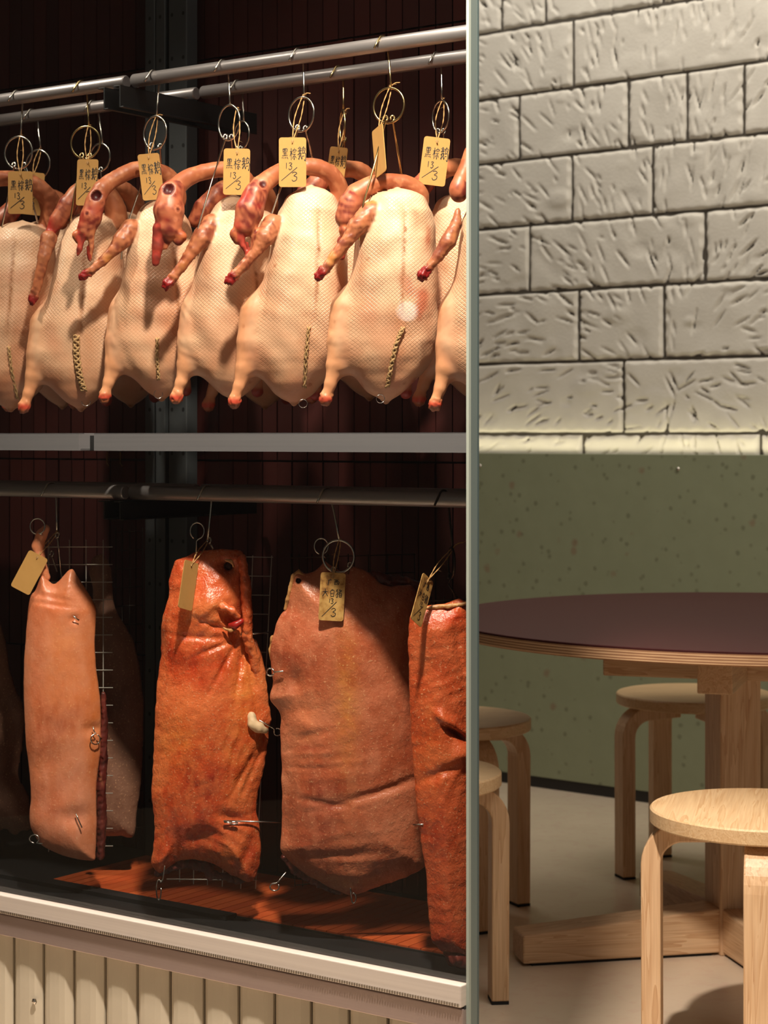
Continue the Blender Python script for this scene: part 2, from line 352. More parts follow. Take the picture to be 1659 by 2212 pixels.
# strip light lying on the ledge of the green board, washing up the blocks
o = lamp('ledge_strip_lamp', 'AREA', wall_pt(.7, .026, ztop+.004), wall_pt(.7, .026, 3), 1.5, (1, .9, .62), .012, 3.0)
o.rotation_euler = (math.pi, 0, WROT+math.pi/2)

# ------------------------------------------------------------------ round table
TC = Vector((.80, 4.10))
ht = .7; tb = empty('round_table', (TC.x, TC.y, 0), 'round dining table with dark maroon top, plywood edge and heavy ash pedestal', 'table')
R = .675
MB().lathe([(0, .0), (R, .0), (R, .0035), (R-.0015, .0045), (0, .0045)], 128).build('table_top', M['maroon'], tb, loc=(0, 0, ht-.0045), smooth=False)
MB().lathe([(0, -.0225), (R-.003, -.0225), (R+.0005, -.0195), (R+.0005, 0), (0, 0)], 128).build('plywood_edge', M['ply'], tb, loc=(0, 0, ht-.0045))
PC = Vector((.735, 4.10)); pr = Vector((PC.x-TC.x, PC.y-TC.y, 0))
fa = math.atan2(-.088, -.41)
MB().box(-.045, .045, -.045, .045, 0.0, ht-.027).build('post', M['wood_z'], tb, loc=pr, rot=(0, 0, fa), bevel=.003)
for k, L_ in ((0, .47), (1, .5), (2, .45), (3, .47)):
    a = fa+k*math.pi/2
    b = MB().hexa([(.043, -.04, .006), (L_, -.04, .006), (L_, .04, .006), (.043, .04, .006), (.043, -.04, .098), (L_, -.04, .064), (L_, .04, .064), (.043, .04, .098)])
    ft = b.build('foot', M['wood_x'], tb, loc=pr, rot=(0, 0, a), bevel=.004)
    MB().box(.06, L_-.02, -.034, .034, 0, .006).build('glide_strip', M['rubber'], ft)
for k in range(4):
    a = math.atan2(.30, -.95)+k*math.pi/2
    b = MB().hexa([(.02, -.035, -.128), (.27, -.035, -.128), (.27, .035, -.128), (.02, .035, -.128), (.02, -.035, -.027), (.27, -.035, -.027), (.27, .035, -.027), (.02, .035, -.027)])
    b.build('beam', M['wood_x'], tb, loc=(pr.x, pr.y, ht+.0), rot=(0, 0, a), bevel=.003)
# ------------------------------------------------------------------ stools
def stool_leg():
    pts = [(.190, 0, .006), (.1905, 0, .20), (.191, 0, .345)]; c = (.191-.058, .345)
    for k in range(1, 9):
        a = k/8*math.pi/2; pts.append((c[0]+.058*math.cos(a), 0, c[1]+.058*math.sin(a)))
    pts.append((.05, 0, .403))
    v = []; n = len(pts)
    for i, p in enumerate(pts):
        a = Vector(pts[max(i-1, 0)]); b = Vector(pts[min(i+1, n-1)]); t = (b-a).normalized(); q = Vector((t.z, 0, -t.x))  # outward
        th = .017 if i < n-1 else .013
        for s1, s2 in ((1, -1), (1, 1), (-1, 1), (-1, -1)):
            v.append(tuple(Vector(p)+q*th*s1+Vector((0, .026*s2, 0))))
    f = [(i*4+k, i*4+(k+1) % 4, (i+1)*4+(k+1) % 4, (i+1)*4+k) for i in range(n-1) for k in range(4)]
    f += [(3, 2, 1, 0), tuple((n-1)*4+k for k in range(4))]
    return MB().add(v, f)
def make_stool():
    t = empty('wooden_stool')
    MB().lathe([(0, .419), (.191, .419), (.194, .422), (.194, .443), (.191, .446), (0, .446)], 72).build('seat', M['pale_x'], t, smooth=False)
    for k in range(4):
        l = stool_leg().build('leg', M['pale_z'], t, rot=(0, 0, k*math.pi/2), bevel=.003)
        MB().box(.1735, .2065, -.0255, .0255, 0, .006).build('foot_pad', M['rubber'], l)
    return t
st0 = make_stool()
for i, (x, y, a, lb) in enumerate([(.650, 3.325, math.atan2(-.195, -.045), 'nearest pale wooden stool, standing in front of the table post'),
        (.772, 4.83, math.atan2(-.07, -.21), 'pale wooden stool standing behind the table post, under the far side of the table'),
        (.140, 4.417, math.atan2(.095, .2), 'pale wooden stool cut by the glass edge, farther of the two beside it'),
        (.030, 3.707, math.atan2(.02, .2), 'pale wooden stool cut by the glass edge, nearer of the two beside it')]):
    o = st0 if i == 0 else copy_tree(st0)
    o.location = (x, y, .0); o.rotation_euler = (0, 0, a)
    tag(o, lb, 'stool', 'wooden stools around the table')

# wall lamp behind the viewer's left shoulder; its glow shows in the case glass
wlm = empty('wall_lamp', (-3.10, 1.55, 1.46), 'small round globe lamp on the dark left wall', 'lamp')
m = NT('lamp_globe_glow'); m.p(Base_Color=(1, 1, 1, 1), Emission_Color=(1, .93, .84, 1), Emission_Strength=3.0)
MB().lathe([(.030*math.sin(i*math.pi/12), -.030*math.cos(i*math.pi/12)) for i in range(13)], 20).build('globe', m.m, wlm, loc=(.06, 0, 0), smooth=True)
MB().lathe([(0, 0), (.03, 0), (.03, .02), (.012, .03), (0, .03)], 20).build('wall_mount', M['black'], wlm, rot=(0, math.pi/2, 0))
# ------------------------------------------------------------------ display case
ZS = EYE-1180*2.55/F                                   # top of the sill
dc = empty('display_case', tuple(case(-.6, .2, 0)), 'glazed display case with dark red tiled inside, brushed sill and cream slatted front', 'display case')
D0 = case(-.6, .2, 0)
def cb(name, mat, u0, u1, d0, d1, z0, z1, parent=None, bevel=0):
    b = MB().cbox(u0, u1, d0, d1, z0, z1)
    b.v = rel(b.v, D0); return b.build(name, mat, parent or dc, bevel=bevel)
uL = -1.55
sill = cb('sill_strip', M['sill'], uL, .0, -.014, .004, ZS-.029, ZS, bevel=.0015)
kn = MB(); 
k = 0
while k*.0042 < 1.5:
    u = -k*.0042-.004; kn.cbox(u-.0011, u+.0011, -.0158, -.0139, ZS-.0275, ZS-.0235); k += 1
kn.v = rel(kn.v, D0); tag(kn.build('knurled_lip', M['steel'], sill), kind='stuff')
cb('lower_trim', M['trim'], uL, .0, -.010, .012, ZS-.064, ZS-.0315, bevel=.0012)
cb('shadow_gap', M['black'], uL, .0, -.006, .012, ZS-.033, ZS-.028)
cl = cb('cladding', simple('cladding_backing', srgb(104, 94, 78), .7), uL, .0, .016, .03, .0, ZS-.064)
ua_, ub_ = u_at(20.8, .0), u_at(830.6, .0); pit_ = (ub_-ua_)/11
for k in range(-7, 14):
    u0 = ua_+k*pit_; u1 = min(u0+pit_-.0055, -.001); u0 = max(u0, uL)
    if u1-u0 < .01: continue
    n = 6; v = []
    for z in (.0, ZS-.0641):
        for i in range(n+1):
            s = i/n; bow = .009*(1-(2*s-1)**4)
            v.append(tuple(case(u0+(u1-u0)*s, .012-bow, z)-D0))
        for i in (n, 0): v.append(tuple(case(u0 if i == 0 else u1, .0165, z)-D0))
    q = n+3
    f = [(i, (i+1) % q, q+(i+1) % q, q+i) for i in range(q)]+[tuple(range(q-1, -1, -1)), tuple(range(q, 2*q))]
    MB().add(v, f).build('slat', M['slat'], cl)
sb = at_d(75, 2163, .002)
MB().lathe([(0, .004), (.003, .0038), (.0048, .0022), (.005, 0)], 6).build('screw_head', M['steel'], cl, loc=tuple(sb-D0), rot=(math.pi/2, 0, math.atan2(U[1], U[0])), smooth=False)
# glass front and its end profile
gpn = cb('glass_pane', M['glass'], uL, -.0005, .0, .008, ZS-.002, 2.45)
ge = cb('glass_edge', M['edge'], .0, .004, .004, .0195, 0, 2.45)
cb('edge_line', M['edge_light'], .0, .0042, -.001, .004, 0, 2.45, ge)
cb('edge_seal', M['edge_dark'], .0, .0042, .0195, .0235, 0, 2.45, ge)
# back wall of upright tiles, dark side wall, floor
DB = .52
bp = cb('back_panel', M['black'], uL, .05, DB, DB+.02, .0, 2.45)
tw, th = .0335, .36
tmesh = None
for r in range(6):
    for k in range(48):
        u0 = u_at(1019, DB)-(k+1)*tw; z0 = ZS-.044+r*th
        if tmesh is None:
            t_ = MB().box(.0012, tw-.0012, -.006, 0, .001, th-.0025).build('tile', M['tile'], bp, bevel=0); tmesh = t_.data
        else:
            t_ = bpy.data.objects.new('tile', tmesh); COL.objects.link(t_); t_.parent = bp
        t_.location = tuple(case(u0, DB, z0)-D0); t_.rotation_euler = (random.Random(k*7+r).uniform(-.006, .006), 0, math.atan2(U[1], U[0]))
a_, b_ = at_z(1021, 0, 2.575), at_d(1021, 0, DB)
MB().hexa([tuple(Vector((p[0]+e, p[1], z))-D0) for z in (ZS-.045, 2.45) for p, e in ((a_, 0), (a_, .003), (b_, .003), (b_, 0))]).build('side_panel', M['tile'], dc)
cb('base_tray', M['black'], uL, .0, .008, DB, ZS-.07, ZS-.045)
ft = cb('tiled_floor', M['gap_black'], u_at(108, .24), .028, .230, .482, ZS-.045, ZS-.042)
fm = None
for k in range(60):
    u1 = u_at(1019, .236)-k*.022
    if u1-.022 < u_at(108, .24): break
    e0, e1 = u_at(1019, .233), u_at(1019, .479); L_ = min(.246, (e0-u1)/(e0-e1)*.246-.001)
    if L_ < .01: continue
    if L_ < .245: t_ = MB().box(.0008, .0212, 0, L_, 0, .003).build('tile', M['floortile'], ft)
    elif fm is None:
        t_ = MB().box(.0008, .0212, 0, .246, 0, .003).build('tile', M['floortile'], ft); fm = t_.data
    else: t_ = bpy.data.objects.new('tile', fm); COL.objects.link(t_); t_.parent = ft
    t_.location = tuple(case(u1-.022, .233, ZS-.0425)-D0); t_.rotation_euler = (0, 0, math.atan2(U[1], U[0]))
cb('front_ledge', M['black'], uL, .0, .009, .015, ZS-.045, ZS-.003)
cb('ledge_step', M['black'], uL, u_at(500, .22), .205, .2325, ZS-.045, ZS-.038)

# ------------------------------------------------------------------ rack: uprights, brackets, rods, trays
D1, D2 = .17, .315
zr = at_d(1008, 70, D1).z; zr2 = at_d(1008, 1080, D1).z
rk = empty('rack_frame', tuple(case(-.72, .47, ZS-.044)), 'grey steel rack uprights with bolted black brackets at the back of the case', 'rack')
K0 = case(-.72, .47, ZS-.044)
def kb(name, mat, u0, u1, d0, d1, z0, z1, parent=None, bevel=0):
    b = MB().cbox(u0, u1, d0, d1, z0, z1); b.v = rel(b.v, K0); return b.build(name, mat, parent or rk, bevel=bevel)
DU = .47
for x0, x1 in ((313, 334), (336, 356), (364, 403)):
    u0, u1 = u_at(x0, DU), u_at(x1, DU)
    up = kb('upright', M['upright'], u0, u1, DU, DU+.03, ZS-.044, 2.45, bevel=.002)
    hb = MB()
    z = ZS+.06
    while z < 2.4:
        for f_ in ((.5,) if x1-x0 < 25 else (.2, .82)):
            u = u0+(u1-u0)*f_; c = case(u, DU, z)
            for j in range(2): pass
            pts = [c+Vector((U[0], U[1], 0))*(.0032*math.cos(a))+Vector((0, 0, 1))*(.0038*math.sin(a))-Vector((N[0], N[1], 0))*.0004 for a in [i*math.pi/5 for i in range(10)]]
            hb.add(pts, [tuple(range(10))])
        z += .0785
    hb.v = rel(hb.v, K0); tag(hb.build('bolt_holes', M['black'], up), kind='stuff')
def brackets(pyc, zt, hgt):
    for x in (228, 262):
        u0 = u_at(x, .135)
        b = MB().cbox(u0, u0+.003, .13, DU, zt-hgt, zt)
        b.cbox(u0-.012, u0+.003, .13, DU, zt-.002, zt)
        b.cbox(u0, u0+.010, .13, .36, zt-hgt, zt-hgt+.002)
        b.v = rel(b.v, K0); br = b.build('bracket', M['black'], rk, bevel=.0006)
        for d in (.36, .42):
            c = case(u0-.001, d, zt-hgt*.5)-K0
            MB().lathe([(0, .004), (.004, .003), (.005, 0)], 8).build('bolt', M['steel'], br, loc=tuple(c), rot=(math.pi/2, 0, math.atan2(N[1], N[0])+math.pi))
brackets(190, zr-.013, .036)
brackets(1090, zr2-.013, .030)
def rod(u0, u1, d, z, r, lb, grp):
    c = case((u0+u1)/2, d, z); h = (u1-u0)/2
    v = [(-h, r*.86), (-h+.002, r), (h-.002, r), (h, r*.86)]
    b = MB(); b.tube([(x, 0, 0) for x, _ in v], [q for _, q in v], 24)
    o = b.build('hanging_rod', M['rod'], None, loc=tuple(c), rot=(0, 0, math.atan2(U[1], U[0])), smooth=False)
    for p in o.data.polygons:
        if len(p.vertices) == 4: p.use_smooth = True
    tag(o, lb, 'rod', grp)
RR = .0108
rod(uL, u_at(274, D1), D1, zr, RR, 'upper front steel rod left of the bracket, hanging three geese', 'steel hanging rods')
rod(u_at(289, D1), u_at(1018, D1), D1, zr, RR, 'upper front steel rod right of the bracket, carrying the row of tagged geese', 'steel hanging rods')
rod(uL, u_at(425, D2), D2, zr, RR, 'upper back steel rod ending behind the bracket at the left', 'steel hanging rods')
rod(u_at(438, D2), u_at(1018, D2), D2, zr, RR, 'upper back steel rod running right from the uprights', 'steel hanging rods')
rod(uL, u_at(272, D1), D1, zr2, RR*1.05, 'lower front steel rod left of the gap, above the pink pork side', 'steel hanging rods')
rod(u_at(286, D1), u_at(1018, D1), D1, zr2, RR*1.05, 'lower front steel rod right of the gap, above three red pork sides', 'steel hanging rods')
rod(uL, u_at(425, D2), D2, zr2, RR*1.05, 'lower back steel rod ending left of the uprights', 'steel hanging rods')
rod(u_at(438, D2), u_at(1018, D2), D2, zr2, RR*1.05, 'lower back steel rod right of the uprights, in shade', 'steel hanging rods')
def tray(u0, u1, lb):
    c = case((u0+u1)/2, .1, 0); b = MB(); zt = at_d(1008, 934, .06).z; zb = at_d(1008, 978, .06).z
    b.cbox(u0, u1, .06, .064, zb, zt); b.cbox(u0, u1, .064, .36, zb, zb+.003); b.cbox(u0, u1, .36, .364, zb, zt); b.cbox(u0, u1, .06, .072, zt-.0015, zt)
    b.cbox(u0, u0+.003, .064, .36, zb, zt); b.cbox(u1-.003, u1, .064, .36, zb, zt)
    b.v = rel(b.v, (c.x, c.y, zb)); o = b.build('drip_tray', M['tray'], None, loc=(c.x, c.y, zb)); tag(o, lb, 'tray', 'drip trays below the geese')
tray(uL, u_at(170, .06), 'brushed steel drip tray left of the gap under the geese')
tray(u_at(203, .06), u_at(1016, .06), 'long brushed steel drip tray under the geese right of the gap')
kb('tray_link', M['black'], u_at(173, .10), u_at(200, .08), .085, .30, EYE-.021, EYE+.003)

# ------------------------------------------------------------------ hooks, tags, twine
def seg_arc(c, r, a0, a1, n, ex, ez):
    return [Vector(c)+ex*(r*math.cos(a0+(a1-a0)*i/n))+ez*(r*math.sin(a0+(a1-a0)*i/n)) for i in range(n+1)]
NV = Vector((N[0], N[1], 0)); UV = Vector((U[0], U[1], 0)); ZV = Vector((0, 0, 1))
STROKES = {
 'hei': [[(.22, .92), (.22, .62)], [(.22, .92), (.78, .92), (.76, .62)], [(.36, .86), (.42, .74)], [(.62, .86), (.56, .74)], [(.22, .62), (.78, .62)], [(.5, .92), (.5, .3)], [(.2, .47), (.8, .47)], [(.05, .3), (.95, .32)], [(.15, .2), (.06, .03)], [(.38, .2), (.35, .05)], [(.6, .2), (.66, .05)], [(.82, .2), (.95, .02)]],
 'zong': [[(.02, .68), (.4, .70)], [(.22, .98), (.22, -.05)], [(.22, .66), (.02, .3)], [(.24, .6), (.4, .42)], [(.68, 1), (.7, .88)], [(.46, .82), (.46, .68)], [(.46, .82), (.96, .84), (.9, .7)], [(.56, .66), (.86, .67)], [(.46, .46), (.98, .48)], [(.7, .46), (.7, .0), (.62, .08)], [(.56, .32), (.44, .1)], [(.82, .32), (.96, .12)]],
 'e': [[(.3, 1.0), (.08, .84)], [(.02, .65), (.54, .70)], [(.2, .88), (.2, .02), (.1, .12)], [(.02, .36), (.36, .52)], [(.34, .97), (.38, .4), (.5, .0), (.55, .18)], [(.5, .5), (.24, .12)], [(.44, .88), (.52, .78)], [(.76, 1.05), (.66, .9)], [(.62, .88), (.62, .46)], [(.62, .88), (.92, .9), (.88, .62), (.8, .6)], [(.72, .78), (.78, .7)], [(.62, .46), (1.0, .48), (.95, -.12), (.82, -.02)], [(.56, .24), (.86, .28)]],
 'guang': [[(.5, 1.0), (.54, .86)], [(.12, .78), (.95, .84)], [(.2, .8), (.18, .4), (.02, .0)]],
 'xi': [[(.02, .9), (.98, .92)], [(.15, .62), (.15, .06)], [(.15, .62), (.88, .64), (.85, .06)], [(.15, .1), (.85, .1)], [(.4, .9), (.38, .45), (.26, .3)], [(.6, .9), (.6, .36), (.78, .36)]],
 'da': [[(.05, .60), (.95, .68)], [(.5, .98), (.46, .5), (.05, .02)], [(.5, .55), (.96, .05)]],
 'bai': [[(.5, 1.0), (.4, .82)], [(.2, .8), (.2, .02)], [(.2, .8), (.8, .8), (.8, .02)], [(.2, .44), (.8, .44)], [(.2, .06), (.8, .06)]],
 'zhu': [[(.32, .95), (.05, .62)], [(.1, .92), (.32, .55), (.3, .0), (.18, .1)], [(.3, .5), (.02, .22)], [(.5, .82), (.84, .84)], [(.66, 1), (.66, .62)], [(.42, .62), (1.0, .66)], [(.94, .92), (.42, .32)], [(.58, .45), (.58, .02)], [(.58, .45), (.9, .47), (.88, .02)], [(.58, .26), (.88, .26)], [(.58, .05), (.88, .05)]],
 '1': [[(.5, .9), (.42, .1)]], '3': [[(.1, .85), (.5, .98), (.8, .8), (.4, .55), (.8, .4), (.72, .1), (.3, -.02), (.05, .15)]], '/': [[(.95, 1.0), (.05, .0)]],
}
def put(st, key, x, z, w, h): st += [[(x+a*w, z+b*h) for a, b in s] for s in STROKES[key]]
def goose_text():
    st = []
    put(st, 'hei', .10, .56, .24, .23); put(st, 'zong', .40, .555, .24, .23); put(st, 'e', .68, .56, .30, .25)
    put(st, '1', .22, .36, .12, .14); put(st, '3', .36, .355, .13, .14); put(st, '/', .06, .13, .64, .27); put(st, '3', .46, .12, .24, .19); return st
def pig_text():
    st = []
    put(st, 'guang', .30, .74, .18, .13); put(st, 'xi', .54, .745, .22, .12)
    put(st, 'da', .10, .50, .24, .16); put(st, 'bai', .40, .50, .20, .16); put(st, 'zhu', .63, .49, .27, .18)
    put(st, '1', .36, .36, .10, .10); put(st, '3', .46, .355, .12, .11); put(st, '/', .10, .08, .62, .32); put(st, '3', .48, .09, .24, .17); return st
def ribbons(st, w, h, y, half, seed):
    rg = random.Random(seed); b = MB()
    for s in st:
        P = [(((a-.5)*w+rg.gauss(0, .0002)), (b_-1)*h+rg.gauss(0, .0002)) for a, b_ in s]
        if len(P) > 2: P = [tuple(p) for p in catmull(P, 4)]
        v = []; f = []
        for i, p in enumerate(P):
            a = P[max(i-1, 0)]; c = P[min(i+1, len(P)-1)]; dx, dz = c[0]-a[0], c[1]-a[1]; L = math.hypot(dx, dz) or 1
            hw = half*(1 if i == 0 else .75 if i == len(P)-1 else 1.0)
            v += [(p[0]-dz/L*hw, y, p[1]+dx/L*hw), (p[0]+dz/L*hw, y, p[1]-dx/L*hw)]
        for i in range(len(P)-1): f.append((2*i, 2*i+1, 2*i+3, 2*i+2))
        b.add(v, f)
    return b
def card_mesh(w, h, t=.0005, r=.004):
    P = []
    for cx, cz, a0 in ((w/2-r, -r, 0), (-w/2+r, -r, 90), (-w/2+r, -h+r, 180), (w/2-r, -h+r, 270)):
        for k in range(5):
            a = math.radians(a0+k*22.5); P.append((cx+r*math.cos(a), cz+r*math.sin(a)))
    n = len(P); v = [(x, -t, z) for x, z in P]+[(x, t, z) for x, z in P]
    f = [tuple(range(n)), tuple(range(2*n-1, n-1, -1))]+[(i, n+i, n+(i+1) % n, (i+1) % n) for i in range(n)]
    return MB().add(v, f)
def twine(pts, r, seed, parent, o, hairs=30, mat='jute'):
    rg = random.Random(seed); P = catmull(pts, 8); b = MB()
    for ph in (0, math.pi):
        Q = []
        for i, p in enumerate(P):
            a = i*1.1+ph; Q.append(Vector(p)+Vector((math.cos(a), math.sin(a)*.8, .3*math.sin(a)))*r*.75)
        b.tube(rel(Q, o), r*.85, 5)
    for _ in range(hairs):
        p = Vector(P[rg.randrange(len(P))]); d = Vector((rg.gauss(0, 1), rg.gauss(0, 1), rg.gauss(0, .6)))*.0022
        b.tube(rel([p, p+d*.6, p+d+Vector((0, 0, -.0008))], o), .00012, 3)
    return b.build('twine', M[mat], parent, smooth=True)
def paper_tag(top, hang, w, h, tilt, yaw, lb, text='goose', mat='card', seed=1, loop=True, pitch=0, knot=None):
    """top: world point of the card's upper middle; hang: world point the twine is tied to"""
    o = empty('paper_tag', tuple(top), lb, 'tag', 'kraft paper tags')
    rt = (math.radians(pitch), math.radians(tilt), math.radians(yaw))
    c = card_mesh(w, h).build('card', M[mat], o, rot=rt)
    MB().tube([(.0017*math.cos(k*.785), -.0006, -.0055+.0017*math.sin(k*.785)) for k in range(8)], .0005, 5, closed=True).build('eyelet', M['stitch'], c)
    if text:
        st = goose_text() if text == 'goose' else pig_text()
        ribbons(st, w, h, -.00075, .00055 if text == 'goose' else .00052, seed).build('lettering', M['ink'], c)
    R_ = Matrix.Rotation(rt[2], 4, 'Z') @ Matrix.Rotation(rt[1], 4, 'Y') @ Matrix.Rotation(rt[0], 4, 'X')
    hole = Vector(top)+(R_ @ Vector((0, -.0012, -.0055)))
    h_ = Vector(hang); rg = random.Random(seed)
    mid = (hole+h_)/2
    L = (h_-hole).length
    twine([hole+Vector((0, .002, -.001)), hole, mid+Vector((-.06*L, -.002, 0)), h_+Vector((-.001, -.002, -.001)), h_+Vector((.002, 0, .002)), h_+Vector((.002, .002, -.001)), mid+Vector((.05*L, .001, 0)), hole+Vector((.0006, .001, .0015))], .00062, seed, o, tuple(top))
    if knot:
        twine([h_, h_+Vector((knot[0]*.5, -.003, knot[1]*.5+.002)), h_+Vector((knot[0], -.003, knot[1]))], .0008, seed+9, o, tuple(top), 10)
    return o
def hook_curve(px_tip, d, zrod, r):
    """wire hook over a rod: tip in front, shank behind"""
    c = at_d(px_tip+14, 500, d); c.z = zrod
    rr = r+.0016
    arc = seg_arc(c, rr, math.radians(148), math.radians(-20), 14, NV, ZV)
    return c, arc
def hanger(name, px, d, zrod, rodr, shank, ring, prongs, lb, mat='steel', eye=True, wr=.0015, grp='goose hooks'):
    """px: hook position; shank: (px,py) of the ring end; ring: (cx,cy,rx,ry) in px; prongs: px paths with depth offsets"""
    Z = at_d(shank[0], shank[1], d).y
    c, arc = hook_curve(px, d, zrod, rodr)
    base = c; o = empty(name, tuple(base), lb, 'hook', grp)
    e = at_z(shank[0], shank[1], Z)
    tg = (arc[0]-arc[1]).normalized(); tip = arc[0]+tg*.019
    pts = [tip, arc[0]+tg*.006]+arc+[arc[-1]+(e-arc[-1])*.25, arc[-1]+(e-arc[-1])*.6, e]
    MB().tube(rel(pts, base), wr*1.12, 8).build('hook', M[mat], o, smooth=True)
    if ring:
        cx, cy, rx, ry = ring
        P = []
        for k in range(28):
            a = k/28*2*math.pi; dep = math.sqrt(max(ry*ry-rx*rx, 0))/F*Z*math.cos(a)
            p = at_z(cx+rx*math.cos(a), cy+ry*math.sin(a), Z); p.y -= dep*.9; P.append(p)
        MB().tube(rel(P, base), wr*1.15, 8, closed=True).build('ring', M[mat], o, smooth=True)
    for pr_ in prongs:
        Q = [at_z(x, y, Z+dy/F*Z) for x, y, dy in pr_]
        # small eye where the prong hooks the ring
        p0 = Q[0]; rr = .0042
        eye_ = [p0+Vector((math.cos(a)*rr*.7, math.sin(a)*rr*.7-.0005, math.sin(a)*rr+.003)) for a in [math.radians(-90+i*30) for i in range(11)]]
        MB().tube(rel(eye_[::-1]+Q, base), wr, 7).build('prong', M[mat], o, smooth=True)
    return o

# ------------------------------------------------------------------ signed-distance modelling (numpy surface nets)
def surface_nets(f, org, h):
    s = f < 0; nx, ny, nz = f.shape
    cs = np.zeros((nx-1, ny-1, nz-1, 3), np.float32); cn = np.zeros((nx-1, ny-1, nz-1), np.float32)
    C = [(i, j, k) for i in (0, 1) for j in (0, 1) for k in (0, 1)]
    def g(A, c): return A[c[0]:nx-1+c[0], c[1]:ny-1+c[1], c[2]:nz-1+c[2]]
    for a in C:
        for ax in range(3):
            if a[ax]: continue
            b = list(a); b[ax] = 1; b = tuple(b)
            x = g(s, a) != g(s, b)
            if not x.any(): continue
            fa, fb = g(f, a)[x], g(f, b)[x]; t = fa/(fa-fb)
            p = np.tile(np.array(a, np.float32), (t.size, 1)); p[:, ax] += t
            cs[x] += p; cn[x] += 1
    act = cn > 0; idx = -np.ones(act.shape, np.int64); idx[act] = np.arange(act.sum())
    ijk = np.argwhere(act); V = (ijk+cs[act]/cn[act][:, None])*h+np.array(org)
    Q = []
    for ax in range(3):
        o = [1, 1, 1]; sl0 = [slice(1, n-1) for n in (nx, ny, nz)]; sl1 = list(sl0)
        sl0[ax] = slice(0, (nx, ny, nz)[ax]-1); sl1[ax] = slice(1, (nx, ny, nz)[ax])
        a, b = s[tuple(sl0)], s[tuple(sl1)]; x = np.argwhere(a != b)
        if not len(x): continue
        inside = a[tuple(x.T)]
        off = np.array([1, 1, 1]); off[ax] = 0; e = x+off
        u, w = [(1, 2), (2, 0), (0, 1)][ax]
        def cell(du, dw):
            q = e.copy(); q[:, u] -= du; q[:, w] -= dw; return idx[tuple(q.T)]
        q4 = np.stack([cell(1, 1), cell(0, 1), cell(0, 0), cell(1, 0)], 1)
        q4[~inside] = q4[~inside][:, ::-1]; Q.append(q4)
    return V, np.vstack(Q)
def smin(a, b, k): h = np.clip(.5+.5*(b-a)/k, 0, 1); return b*(1-h)+a*h-k*h*(1-h)
def smax(a, b, k): return -smin(-a, -b, k)
def cone_sdf(P, a, b, ra, rb):
    a = np.array(a, np.float32); b = np.array(b, np.float32); ba = b-a; L2 = max(float(ba@ba), 1e-6)
    t = np.clip(((P-a)@ba)/L2, 0, 1)
    return np.sqrt(((P-a-t[..., None]*ba)**2).sum(-1))-(ra+(rb-ra)*t)
def path_sdf(P, path, k=None):
    f = None
    for (x0, y0, z0, r0), (x1, y1, z1, r1) in zip(path[:-1], path[1:]):
        g = cone_sdf(P, (x0, y0, z0), (x1, y1, z1), r0, r1)
        f = g if f is None else (np.minimum(f, g) if not k else smin(f, g, k))
    return f
def np_noise(V, freq, seed, oct=3):
    rg = np.random.default_rng(seed); out = np.zeros(len(V)); amp = 1
    for o in range(oct):
        for _ in range(5):
            k = rg.normal(0, 1, 3)*freq*(1.9**o); out += amp*np.sin(V@k+rg.uniform(0, 6.28)+1.3*np.sin(V@rg.normal(0, 1, 3)*freq*.7))/5
        amp *= .5
    return out
def eval_grid(fn, lo, hi, h):
    n = [int((b-a)/h)+3 for a, b in zip(lo, hi)]
    ax = [np.float32(lo[i]-h)+np.arange(n[i], dtype=np.float32)*np.float32(h) for i in range(3)]
    G = np.stack(np.meshgrid(*ax, indexing='ij'), -1)
    return fn(G), (lo[0]-h, lo[1]-h, lo[2]-h)
def np_mesh(name, V, Q, mat, col, skin=None):
    me = bpy.data.meshes.new(name)
    me.vertices.add(len(V)); me.vertices.foreach_set('co', np.asarray(V, np.float32).ravel())
    me.loops.add(4*len(Q)); me.loops.foreach_set('vertex_index', np.asarray(Q, np.int32).ravel())
    me.polygons.add(len(Q)); me.polygons.foreach_set('loop_start', np.arange(0, 4*len(Q), 4, dtype=np.int32))
    me.polygons.foreach_set('use_smooth', np.ones(len(Q), bool))
    me.update(calc_edges=True); me.validate()
    c = me.attributes.new('Col', 'FLOAT_COLOR', 'POINT'); c.data.foreach_set('color', np.c_[col, np.ones(len(V))].astype(np.float32).ravel())
    if skin is not None:
        a = me.attributes.new('skin', 'FLOAT_VECTOR', 'POINT'); a.data.foreach_set('vector', skin.astype(np.float32).ravel())
    me.materials.append(mat)
    o = bpy.data.objects.new(name, me); COL.objects.link(o); return o
def lin(r, g, b): return np.array(srgb(r, g, b)[:3])
def mixc(a, b, w): w = np.clip(w, 0, 1)[:, None]; return a*(1-w)+b*w

